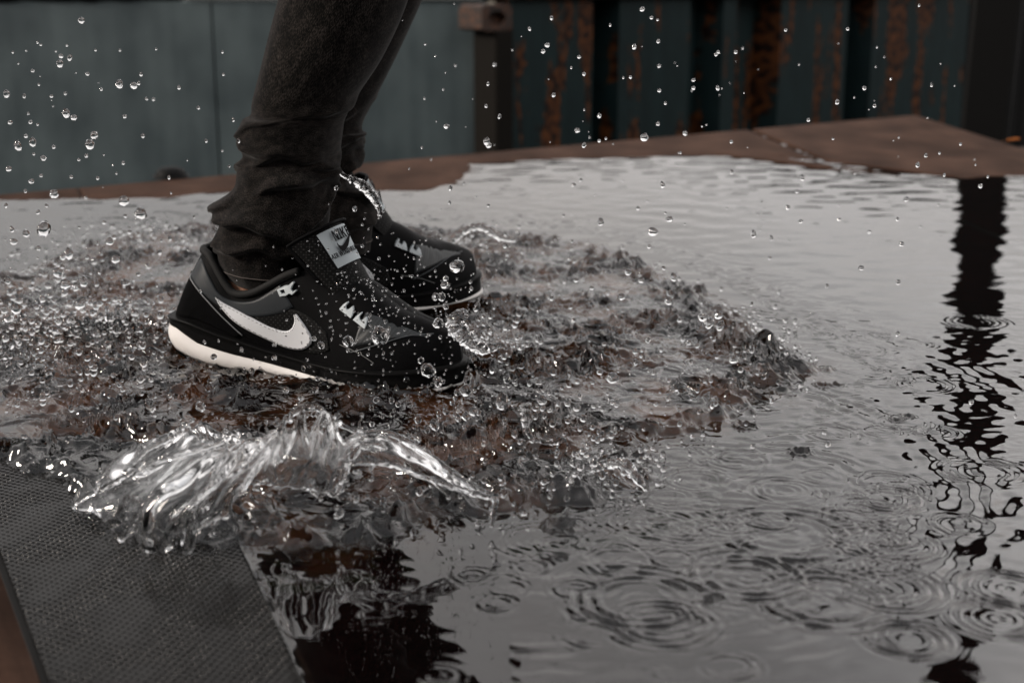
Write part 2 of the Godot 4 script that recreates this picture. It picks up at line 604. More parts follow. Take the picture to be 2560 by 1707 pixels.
func add_rings(nx: int, nz: int) -> void:
	var rings := [[1650, 1314, 82], [1966, 1226, 79], [1922, 1300, 55], [2113, 1297, 60], [2221, 1248, 75], [2216, 1343, 52], [1824, 1319, 36], [1849, 1346, 33], [1683, 1395, 50], [1547, 1406, 75], [1449, 1444, 62], [1443, 1472, 52], [2113, 1392, 76], [2232, 1471, 105], [1479, 1587, 63], [1655, 1561, 110], [1824, 1667, 60], [2270, 1597, 80], [2521, 1471, 90], [2499, 1547, 90], [2461, 1180, 80], [2205, 1077, 44], [2080, 1085, 60], [2341, 1080, 45], [1326, 1417, 45], [1770, 1504, 30], [1666, 1684, 25], [1449, 1540, 15], [2173, 841, 45], [2168, 872, 40], [2288, 860, 40], [1991, 819, 35], [2441, 805, 60], [2144, 924, 60], [1960, 1335, 150], [1400, 1360, 60], [1240, 1510, 40], [1180, 1440, 40], [2300, 960, 60], [1840, 1150, 60], [1740, 1200, 70], [1100, 1690, 35], [1600, 1500, 140], [1480, 1330, 50], [2400, 1310, 60], [2050, 1190, 50], [1870, 1440, 130], [2060, 1500, 140]]
	for r in rings:
		one_ring(nx, nz, on_ground(r[0], r[1]), r[2] / FOCAL * on_ground(r[0], r[1]).distance_to(EYE), rng.randf_range(0.6, 1.9))
	for k in 90:
		# small fresh drop marks
		var g := on_ground(rng.randf_range(1250, 2280), rng.randf_range(800, 1480))
		if zone(Vector2(g.x, g.z)) < 1.04: continue
		one_ring(nx, nz, g, rng.randf_range(0.006, 0.03), rng.randf_range(0.4, 1.0))
	# trains of waves that ran out from the steps, crossing the water to the side of the splash
	for w in [[1500, 1000, 0.42, 0.030, 0.0005, 0.05], [1300, 1150, 0.36, 0.020, 0.0005, 0.045], [1800, 1250, 0.14, 0.014, 0.0004, 0.022]]:
		var g := on_ground(w[0], w[1])
		for j in nz:
			var dz := water_zs[j] - g.z
			if absf(dz) > w[2] + 0.15: continue
			for i in nx:
				var dx := water_xs[i] - g.x
				if water_xs[i] < 0.0: continue
				var r := sqrt(dx * dx + dz * dz)
				var s: float = (r - w[2]) / w[5]
				if absf(s) > 2.4: continue
				if zone(Vector2(water_xs[i], water_zs[j])) < 1.02: continue
				var broken := 0.55 + 0.8 * n_low.get_noise_2d(water_xs[i] * 12.0, water_zs[j] * 12.0)
				water_h[j * nx + i] += w[4] * exp(-s * s) * broken * sin(TAU * (r - w[2] + 0.004 * n_low.get_noise_2d(water_xs[i] * 25.0, water_zs[j] * 25.0)) / w[3])
	# fresh impacts: a hole with a raised lip
	for c in [[1960, 930, 9], [2055, 963, 10], [2095, 962, 9], [2000, 1130, 12], [1865, 1065, 13], [1400, 1315, 15], [1400, 1392, 8], [1650, 1314, 6], [1770, 1504, 6], [2270, 1040, 8], [1835, 905, 8], [2240, 1050, 8], [1320, 1180, 12]]:
		var g := on_ground(c[0], c[1])
		var rad: float = c[2] * 0.00075
		for j in nz:
			var dz := water_zs[j] - g.z
			if absf(dz) > rad * 3.0: continue
			for i in nx:
				var dx := water_xs[i] - g.x
				if absf(dx) > rad * 3.0: continue
				var r := sqrt(dx * dx + dz * dz) / rad
				var a := atan2(dz, dx)
				var lip := exp(-pow((r - 1.05) / 0.22, 2.0)) * (0.55 + 0.45 * n_mid.get_noise_2d(cos(a) * 2.5 + c[0], sin(a) * 2.5))
				water_h[j * nx + i] += rad * (0.5 * lip - 0.45 * exp(-r * r * 1.6))

func one_ring(nx: int, nz: int, g: Vector3, radius: float, strength: float) -> void:
	var lam := clampf(radius * 0.26, 0.0066, 0.012)
	var width := clampf(radius * 0.36, 0.006, 0.022)
	var a := strength * 0.00050 * lam / 0.008
	var reach := radius + width * 2.2
	for j in nz:
		var dz := water_zs[j] - g.z
		if absf(dz) > reach: continue
		for i in range(bisect_x(g.x - reach), nx):
			var dx := water_xs[i] - g.x
			if dx > reach: break
			var r := sqrt(dx * dx + dz * dz)
			if r > reach: continue
			var s := (r - radius) / width
			var e := exp(-s * s)
			if r < radius: e = maxf(e, 0.22)
			var broken := clampf(0.65 + 0.9 * n_low.get_noise_2d(water_xs[i] * 34.0 + radius * 900.0, water_zs[j] * 34.0), 0.1, 1.3)
			water_h[j * nx + i] += a * e * broken * cos(TAU * (r - radius) / lam)
	
func bisect_x(x: float) -> int:
	return water_xs.bsearch(x)

func water_at(x: float, z: float) -> float:
	var nx := water_xs.size()
	var i := clampi(water_xs.bsearch(x), 0, nx - 1)
	var lo := 0
	var hi := water_zs.size() - 1
	while lo < hi:
		var mid := (lo + hi) / 2
		if water_zs[mid] > z: lo = mid + 1
		else: hi = mid
	return water_h[lo * nx + i]

# ------------------------------------------------------------------ containers and yard
func rust_texture(seed_: int, paint: Color, paint2: Color, amount: float) -> ImageTexture:
	var W := 768
	var Hh := 384
	var im := Image.create(W, Hh, false, Image.FORMAT_RGB8)
	var n1 := noise(seed_, 0.014, FastNoiseLite.TYPE_SIMPLEX_SMOOTH, 5)
	var n2 := noise(seed_ + 1, 0.03, FastNoiseLite.TYPE_SIMPLEX_SMOOTH, 3)
	var n3 := noise(seed_ + 2, 0.12, FastNoiseLite.TYPE_SIMPLEX_SMOOTH, 3)
	for j in Hh:
		for i in W:
			var streak := n2.get_noise_2d(i * 1.3, j * 0.10)
			var patch := n1.get_noise_2d(i, j * 0.6)
			var r := patch * 0.8 + streak * 1.25 + 0.22 * n3.get_noise_2d(i, j * 0.6)
			var t := smoothstep(0.42 - amount, 0.52 - amount, r)
			var col := paint.lerp(paint2, clampf(0.5 + 1.2 * streak, 0, 1)) * (1.0 + 0.2 * n3.get_noise_2d(i * 0.6, j * 0.2))
			var rust := lin(0.004, 0.002, 0.0013).lerp(lin(0.070, 0.023, 0.0062), clampf(0.45 + 1.5 * n3.get_noise_2d(i + 90, j * 0.6), 0, 1))
			col = col.lerp(rust, t)
			im.set_pixel(i, j, col.linear_to_srgb())
	im.generate_mipmaps()
	return ImageTexture.create_from_image(im)

func wall_along(start: Vector3, e: Vector3, back: Vector3, prof: Array, y0: float, y1: float, ny := 2) -> ArrayMesh:
	# a profile of (along, depth) swept upwards, flat facets
	var st := SurfaceTool.new()
	st.begin(Mesh.PRIMITIVE_TRIANGLES)
	st.set_smooth_group(-1)
	for k in prof.size() - 1:
		var a: Vector3 = start + e * prof[k].x + back * prof[k].y
		var b: Vector3 = start + e * prof[k + 1].x + back * prof[k + 1].y
		var u0: float = prof[k].x / 3.2
		var u1: float = prof[k + 1].x / 3.2
		var q := [[a + Vector3.UP * y0, Vector2(u0, 1)], [a + Vector3.UP * y1, Vector2(u0, 0)], [b + Vector3.UP * y1, Vector2(u1, 0)], [b + Vector3.UP * y0, Vector2(u1, 1)]]
		for i in [0, 1, 2, 0, 2, 3]:
			st.set_uv(q[i][1])
			st.add_vertex(q[i][0])
	st.generate_normals()
	return st.commit()

func beam(parent: Node, called: String, start: Vector3, e: Vector3, along: Vector2, y: Vector2, depth: Vector2, back: Vector3, mat: Material) -> MeshInstance3D:
	var o := put(called, box_mesh(Vector3(along.y - along.x, y.y - y.x, depth.y - depth.x), 0.006), mat, parent)
	o.position = start + e * (along.x + along.y) * 0.5 + back * (depth.x + depth.y) * 0.5 + Vector3.UP * (y.x + y.y) * 0.5
	o.rotation.y = -Vector2(e.x, e.z).angle()
	return o

func build_containers() -> void:
	var e2 := (BACK_B - BACK_A).normalized()
	var e := Vector3(e2.x, 0, e2.y)
	var back := Vector3(-e.z, 0, e.x) * -1.0     # away from the camera
	if back.z > 0: back = -back
	var floor_y := -1.35
	# dark teal container with deep corrugations
	var c0 := at_depth(1232, 40, -5.6)
	var s0 := Vector3(c0.x, 0, c0.z)
	var top := at_depth(1240, 8, -5.6).y
	var K := func(px: float) -> float:
		# distance along the wall at which the picture column px meets it
		var r := ray(px, 180.0)
		var t := (s0.x * back.x + s0.z * back.z) / (r.x * back.x + r.z * back.z)
		return (r * t - s0).dot(e)
	var teal := root_node("shipping_container")
	tag(teal, "dark teal corrugated shipping container with rust streaks", "container", "shipping containers behind the deck")
	var tm := StandardMaterial3D.new()
	tm.albedo_texture = rust_texture(17, lin(0.0040, 0.0105, 0.0115), lin(0.0060, 0.0150, 0.0162), 0.20)
	tm.roughness = 0.5
	tm.metallic_specular = 0.25
	tm.uv1_scale = Vector3(1.0, 1.0, 1.0)
	var marks := [[1500, 1522, 1545, 1566], [1742, 1762, 1800, 1824], [1858, 1878, 1948, 1968], [2134, 2154, 2178, 2198]]
	var at := 0.10
	var n_panel := 0
	var ends := []
	for m in marks:
		var k0: float = K.call(m[0])
		var k1: float = K.call(m[1])
		var k2: float = K.call(m[2])
		var k3: float = K.call(m[3])
		var flat := wall_along(s0, e, back, [Vector2(at, 0.05), Vector2(k0, 0.05)], floor_y + 0.15, top + 0.012)
		put("panel", flat, tm, teal)
		put("corrugation", wall_along(s0, e, back, [Vector2(k0, 0.05), Vector2(k1, 0.17), Vector2(k2, 0.17), Vector2(k3, 0.05)], floor_y + 0.15, top + 0.012), tm, teal)
		at = k3
	var k_end: float = K.call(2432)
	put("panel", wall_along(s0, e, back, [Vector2(at, 0.05), Vector2(k_end, 0.05)], floor_y + 0.15, top + 0.012), tm, teal)
	var rm := StandardMaterial3D.new()
	rm.albedo_texture = rust_texture(29, lin(0.0035, 0.0025, 0.0018), lin(0.006, 0.004, 0.0025), 0.12)
	rm.roughness = 0.7
	rm.metallic_specular = 0.2
	rm.uv1_triplanar = true
	rm.uv1_scale = Vector3(1.5, 1.5, 1.5)
	beam(teal, "corner_post", s0, e, Vector2(0.015, 0.10), Vector2(floor_y, top - 0.09), Vector2(0, 0.16), back, plain(lin(0.004, 0.003, 0.002), 0.7))
	beam(teal, "top_rail", s0, e, Vector2(0.12, k_end), Vector2(top + 0.010, top + 0.035), Vector2(0.015, 0.19), back, rm)
	beam(teal, "bottom_rail", s0, e, Vector2(0.10, k_end), Vector2(floor_y + 0.01, floor_y + 0.16), Vector2(0.0, 0.12), back, rm)
	beam(teal, "roof", s0, e, Vector2(0.02, k_end), Vector2(top + 0.012, top + 0.030), Vector2(0.20, 2.4), back, tm)
	beam(teal, "end_wall", s0, e, Vector2(k_end - 0.05, k_end), Vector2(floor_y, top - 0.04), Vector2(0.2, 2.4), back, tm)
	# corner casting with its oval hole
	var cast := casting_mesh(0.142, 0.100)
	var cm := plain(lin(0.10, 0.042, 0.016), 0.75)
	var cn := noise(88, 0.06, FastNoiseLite.TYPE_SIMPLEX_SMOOTH, 3)
	var co := put("corner_casting", cast, rust_plain(), teal)
	co.set_meta("label", "rusty orange corner block with an oval hole")
	co.position = s0 + e * 0.02 + back * 0.04 + Vector3.UP * (top - 0.055)
	co.rotation.y = -Vector2(e.x, e.z).angle()
	# grey container on the left, flush beside it
	var grey := root_node("shipping_container")
	tag(grey, "smooth grey steel container wall with a dark tarpaulin along its top", "container", "shipping containers behind the deck")
	var back_t := back
	var e_t := e
	e = Vector3(0.996, 0, 0.09).normalized()
	back = Vector3(0.09, 0, -0.996).normalized()
	var g0 := at_depth(1222, 40, -5.78)
	var gs := Vector3(g0.x, 0, g0.z)
	var gm := StandardMaterial3D.new()
	gm.albedo_texture = grey_texture()
	gm.roughness = 0.42
	gm.uv1_scale = Vector3(1, 1, 1)
	var seam := -0.0
	var gtop := at_depth(1100, 4, -5.75).y
	var KG := func(px: float) -> float:
		var r := ray(px, 180.0)
		var t := (gs.x * back.x + gs.z * back.z) / (r.x * back.x + r.z * back.z)
		return (r * t - gs).dot(e)
	var cuts := [-4.6, KG.call(-60.0), KG.call(536.0), KG.call(1218.0)]
	for k in 3:
		put("panel", wall_along(gs, e, back, [Vector2(cuts[k] + 0.004, 0.05), Vector2(cuts[k] + 0.004, 0.0), Vector2(cuts[k + 1] - 0.004, 0.0), Vector2(cuts[k + 1] - 0.004, 0.05)], floor_y, gtop), gm, grey)
	put("backing", wall_along(gs, e, back, [Vector2(-4.6, 0.03), Vector2(0.0, 0.03)], floor_y, gtop - 0.01), plain(lin(0.02, 0.025, 0.027), 0.6), grey)
	beam(grey, "corner_post", gs, e, Vector2(cuts[3] + 0.002, cuts[3] + 0.035), Vector2(floor_y, gtop), Vector2(-0.012, 0.06), back, plain(lin(0.16, 0.14, 0.11), 0.6))
	beam(grey, "roof", gs, e, Vector2(-4.6, 0.03), Vector2(gtop - 0.03, gtop - 0.006), Vector2(0.06, 2.4), back, gm)
	beam(grey, "top_rail", gs, e, Vector2(cuts[2] - 0.1, cuts[3] - 0.02), Vector2(gtop + 0.001, gtop + 0.03), Vector2(-0.012, 0.05), back, plain(lin(0.09, 0.10, 0.10), 0.5))
	# rolled tarpaulin
	var path := []
	var rad := []
	for k in 9:
		var a := lerpf(-4.5, cuts[2] + 0.1, k / 8.0)
		path.append(gs + e * a + back * 0.03 + Vector3.UP * (gtop + 0.045 - 0.012 * (1 - k / 8.0) + 0.004 * sin(k * 2.1)))
		rad.append(0.055 if k < 8 else 0.03)
	put("tarpaulin_roll", tube(path, rad, 60, 14, 0.2, noise(3, 9.0)), plain(lin(0.004, 0.004, 0.004), 0.7), grey)
	e = e_t
	back = back_t
	# black shed wall past the container and the steel mast
	var shed := root_node("shed")
	tag(shed, "black timber shed wall beyond the teal container", "shed")
	var sw := s0 + e * (k_end + 0.25) + back * 0.7
	for k in 9:
		var o := beam(shed, "plank", sw, e, Vector2(k * 0.2, k * 0.2 + 0.194), Vector2(floor_y, 0.62 + 0.01 * (k % 3)), Vector2(0, 0.03), back, plain(lin(0.003, 0.003, 0.003), 0.8))
	beam(shed, "roof", sw, e, Vector2(-0.1, 1.9), Vector2(0.66, 0.70), Vector2(-0.1, 1.6), back, plain(lin(0.004, 0.004, 0.004), 0.8))
	beam(shed, "side_wall", sw, e, Vector2(0.0, 0.03), Vector2(floor_y, 0.62), Vector2(0.04, 1.5), back, plain(lin(0.003, 0.003, 0.003), 0.8))
	# added unseen blocker behind the camera: two stacked dark containers cut the sky light
	for k in 2:
		var b := root_node("shipping_container")
		tag(b, ["unseen brown container added behind the camera to block sky light", "unseen black container added on the brown one to block sky light"][k], "container", "shipping containers behind the deck")
		var bm := plain([lin(0.018, 0.012, 0.009), lin(0.010, 0.011, 0.012)][k], 0.6)
		var y0 := floor_y + k * 2.6
		var prof := []
		for i in 22:
			for q in [[0.0, 0.0], [0.07, 0.036], [0.14, 0.036], [0.21, 0.0]]: prof.append(Vector2(i * 0.28 + q[0], q[1]))
		put("wall", wall_along(Vector3(3.4, 0, 2.4), Vector3(-1, 0, 0), Vector3(0, 0, 1), prof, y0 + 0.15, y0 + 2.48), bm, b)
		beam(b, "bottom_rail", Vector3(3.4, 0, 2.4), Vector3(-1, 0, 0), Vector2(0, 6.1), Vector2(y0 + 0.01, y0 + 0.15), Vector2(-0.01, 0.1), Vector3(0, 0, 1), bm)
		beam(b, "top_rail", Vector3(3.4, 0, 2.4), Vector3(-1, 0, 0), Vector2(0, 6.1), Vector2(y0 + 2.48, y0 + 2.59), Vector2(-0.01, 0.1), Vector3(0, 0, 1), bm)
		beam(b, "body", Vector3(3.4, 0, 2.4), Vector3(-1, 0, 0), Vector2(0.02, 6.08), Vector2(y0 + 0.02, y0 + 2.58), Vector2(0.12, 2.4), Vector3(0, 0, 1), bm)
	var mast := root_node("steel_mast")
	tag(mast, "black square steel mast standing past the deck corner", "mast")
	var mb := at_depth(2478, 340, -4.62)
	var mm := plain(lin(0.003, 0.003, 0.003), 0.55)
	var pole := put("pole", box_mesh(Vector3(0.148, 7.0, 0.148), 0.012), mm, mast)
	pole.position = Vector3(mb.x + 0.03, -1.33 + 3.5, mb.z)
	pole.rotation_degrees = Vector3(0, -20, -1.2)
	var foot := put("base_plate", box_mesh(Vector3(0.36, 0.02, 0.36), 0.004), mm, mast)
	foot.position = Vector3(mb.x - 0.04, -1.339, mb.z)

func rust_plain() -> StandardMaterial3D:
	var m := StandardMaterial3D.new()
	var im := Image.create(128, 128, false, Image.FORMAT_RGB8)
	var n := noise(61, 0.05, FastNoiseLite.TYPE_SIMPLEX_SMOOTH, 4)
	for j in 128:
		for i in 128:
			var t := clampf(0.5 + 1.2 * n.get_noise_2d(i, j), 0, 1)
			im.set_pixel(i, j, lin(0.006, 0.0026, 0.0013).lerp(lin(0.070, 0.023, 0.0062), t * t).linear_to_srgb())
	m.albedo_texture = ImageTexture.create_from_image(im)
	m.uv1_triplanar = true
	m.uv1_scale = Vector3(5, 5, 5)
	m.roughness = 0.8
	return m

func casting_mesh(w: float, h: float) -> ArrayMesh:
	# a block with a rounded opening in its face
	var outer := PackedVector2Array([Vector2(-w / 2, -h / 2), Vector2(w / 2, -h / 2), Vector2(w / 2, h / 2), Vector2(-w / 2, h / 2)])
	var n := 24
	var v := PackedVector3Array()
	var idx := PackedInt32Array()
	# rings: outer front, hole front, hole back
	for ring in 4:
		for i in n:
			var a := TAU * i / n
			var c := Vector2(cos(a), sin(a))
			var sq := c / maxf(absf(c.x) / (w / 2), absf(c.y) / (h / 2))
			var ov := Vector2(c.x * 0.042, c.y * 0.026)
			match ring:
				0: v.append(Vector3(sq.x, sq.y, -0.12))
				1: v.append(Vector3(sq.x, sq.y, 0.04))
				2: v.append(Vector3(ov.x, ov.y, 0.04))
				3: v.append(Vector3(ov.x, ov.y, 0.0))
	for ring in 3:
		for i in n:
			var a := ring * n + i
			var b := ring * n + (i + 1) % n
			idx.append_array([a, a + n, b, b, a + n, b + n])
	v.append(Vector3(0, 0, 0.0))
	for i in n:
		idx.append_array([3 * n + i, v.size() - 1, 3 * n + (i + 1) % n])
	var st := SurfaceTool.new()
	st.begin(Mesh.PRIMITIVE_TRIANGLES)
	st.set_smooth_group(-1)
	for k in idx: st.add_vertex(v[k])
	st.generate_normals()
	return st.commit()

func grey_texture() -> ImageTexture:
	var im := Image.create(512, 256, false, Image.FORMAT_RGB8)
	var n1 := noise(71, 0.02, FastNoiseLite.TYPE_SIMPLEX_SMOOTH, 4)
	var n2 := noise(72, 0.05, FastNoiseLite.TYPE_SIMPLEX_SMOOTH, 3)
	for j in 256:
		for i in 512:
			var s := n2.get_noise_2d(i * 1.4, j * 0.06)
			var p := n1.get_noise_2d(i, j * 0.7)
			var t := clampf(0.5 + 0.28 * s + 0.75 * p, 0, 1)
			var c := lin(0.024, 0.036, 0.040).lerp(lin(0.058, 0.077, 0.081), t)
			im.set_pixel(i, j, c.linear_to_srgb())
	im.generate_mipmaps()
	return ImageTexture.create_from_image(im)

# ------------------------------------------------------------------ person
var SB := [Vector2(0, 0), Vector2(.006, .018), Vector2(.02, .030), Vector2(.045, .036), Vector2(.075, .038), Vector2(.1, .037), Vector2(.13, .0365), Vector2(.165, .039), Vector2(.195, .043), Vector2(.22, .047), Vector2(.245, .050), Vector2(.27, .049), Vector2(.295, .043), Vector2(.315, .032), Vector2(.329, .018), Vector2(.335, 0)]
var ST := [Vector3(.043, .119, 0), Vector3(.044, .1195, .010), Vector3(.050, .119, .019), Vector3(.062, .115, .026), Vector3(.075, .100, .031), Vector3(.093, .081, .034), Vector3(.120, .084, .035), Vector3(.155, .103, .032), Vector3(.182, .111, .024), Vector3(.208, .108, .012), Vector3(.234, .098, .002), Vector3(.256, .083, 0), Vector3(.275, .072, 0), Vector3(.297, .0655, 0), Vector3(.320, .056, 0), Vector3(.330, .048, 0)]
const MID_X := [0.0, .03, .042, .078, .133, .187, .22, .273, .335]
const MID_Y := [.047, .0485, .0475, .0385, .0270, .0205, .0185, .0205, .026]
const WHT_X := [0.0, .0226, .051, .096, .15, .205, .335]
const WHT_Y := [.040, .0385, .026, .018, .0115, .0055, -.003]
const BOT_X := [0.0, .02, .05, .1, .16, .25, .335]
const BOT_Y := [.022, .010, .003, -.002, -.003, -.002, .008]

func upper_point(u: float, v: float, side: float) -> Vector3:
	var b: Vector2 = spline(SB, u)
	var t: Vector3 = spline(ST, u)
	var inner := 1.0 if side > 0 else 0.92
	var vault := smoothstep(0.35, 0.72, u)
	var fx := lerpf(v, 1.0 - cos(v * PI / 2), vault)
	var fy := lerpf(v, sin(v * PI / 2), vault)
	var y0 := curve1(MID_X, MID_Y, b.x) - 0.006
	var p := Vector3(lerpf(b.x, t.x, fx), lerpf(y0, t.y, fy), lerpf(maxf(b.y, 0), maxf(t.z, 0), fx))
	p.z += (1.0 - vault) * 0.0045 * sin(PI * v) * smoothstep(0.0, 0.08, u)
	p.x -= 0.004 * sin(PI * v) * smoothstep(0.1, 0.0, u)
	p.z *= side * inner
	return p

var up_pts := []
func setup_upper() -> void:
	for i in 81:
		for j in 25:
			up_pts.append(upper_point(i / 80.0, j / 24.0, 1.0))

func lateral(x: float, y: float) -> float:
	# how far out the side of the upper lies at (x, y)
	var w := 0.0
	var s := 0.0
	for p in up_pts:
		var d: float = (p.x - x) * (p.x - x) + (p.y - y) * (p.y - y)
		if d < 6.4e-5:
			var k := 1.0 / (d * d + 1e-11)
			w += k
			s += k * p.z
	return s / w if w > 0 else 0.03

func overlay(a: Array, b: Array, nu: int, nv: int, off: float, side: float) -> ArrayMesh:
	# a strip between two outlines, laid on the side of the upper; its border turns down to the surface
	var P := func(i: int, j: int) -> Vector3:
		var u := clampf(float(i - 1) / (nu - 3), 0, 1)
		var v := clampf(float(j - 1) / (nv - 3), 0, 1)
		var p: Vector2 = spline(a, u)
		var q: Vector2 = spline(b, u)
		var r := p.lerp(q, v)
		var edge := i == 0 or j == 0 or i == nu - 1 or j == nv - 1
		return Vector3(r.x, r.y, side * (lateral(r.x, r.y) + (-0.001 if edge else off)))
	return grid(nu, nv, P, side < 0)

func on_side(pts: Array, off: float, side: float, n: int) -> Array:
	var out := []
	for k in n:
		var p: Vector2 = spline(pts, float(k) / (n - 1))
		out.append(Vector3(p.x, p.y, side * (lateral(p.x, p.y) + off)))
	return out

func sole_ring(u: float) -> Vector3:
	# u in 0..1 right round the shoe: x, half width with sign
	var side := 1.0 if u <= 0.5 else -1.0
	var k := u * 2.0 if u <= 0.5 else 2.0 - u * 2.0
	var b: Vector2 = spline(SB, k)
	return Vector3(b.x, 0, maxf(b.y, 0) * side * (1.0 if side > 0 else 0.92))

func sole_layer(prof: Callable, n := 160, rows := 9) -> ArrayMesh:
	# prof(x, k) -> (outward, height) for row k
	var c := Vector2(0.17, 0.0)
	var F := func(i: int, j: int) -> Vector3:
		var u := float(i) / n
		var p := sole_ring(u)
		var a := sole_ring(fposmod(u - 0.004, 1.0))
		var b := sole_ring(fposmod(u + 0.004, 1.0))
		var t := (b - a).normalized()
		var nrm := Vector3(-t.z, 0, t.x)
		if nrm.dot(Vector3(p.x - 0.16, 0, p.z)) < 0: nrm = -nrm
		var o: Vector2 = prof.call(p.x, j)
		return Vector3(p.x + nrm.x * o.x, o.y, p.z + nrm.z * o.x)
	return grid(n, rows, F, false, true)

var mesh_tex: ImageTexture
func dotted() -> ImageTexture:
	if mesh_tex: return mesh_tex
	var im := Image.create(64, 64, false, Image.FORMAT_RGB8)
	for j in 64:
		for i in 64:
			var h := 0.0
			for c in [Vector2(16, 16), Vector2(48, 48)]:
				var d := Vector2(i, j).distance_to(c)
				h = maxf(h, 1.0 - smoothstep(5.0, 9.0, d))
			var g := lin(0.004, 0.004, 0.004).lerp(lin(0.045, 0.045, 0.045), h)
			im.set_pixel(i, j, g.linear_to_srgb())
	im.generate_mipmaps()
	mesh_tex = ImageTexture.create_from_image(im)
	return mesh_tex

func grain_bump(freq: float, seed_: int) -> ImageTexture:
	var im := Image.create(256, 256, false, Image.FORMAT_RGB8)
	var n := noise(seed_, freq, FastNoiseLite.TYPE_SIMPLEX, 2)
	for j in 256:
		for i in 256:
			var g := clampf(0.5 + 0.5 * n.get_noise_2d(i, j), 0, 1)
			im.set_pixel(i, j, Color(g, g, g))
	return ImageTexture.create_from_image(im)

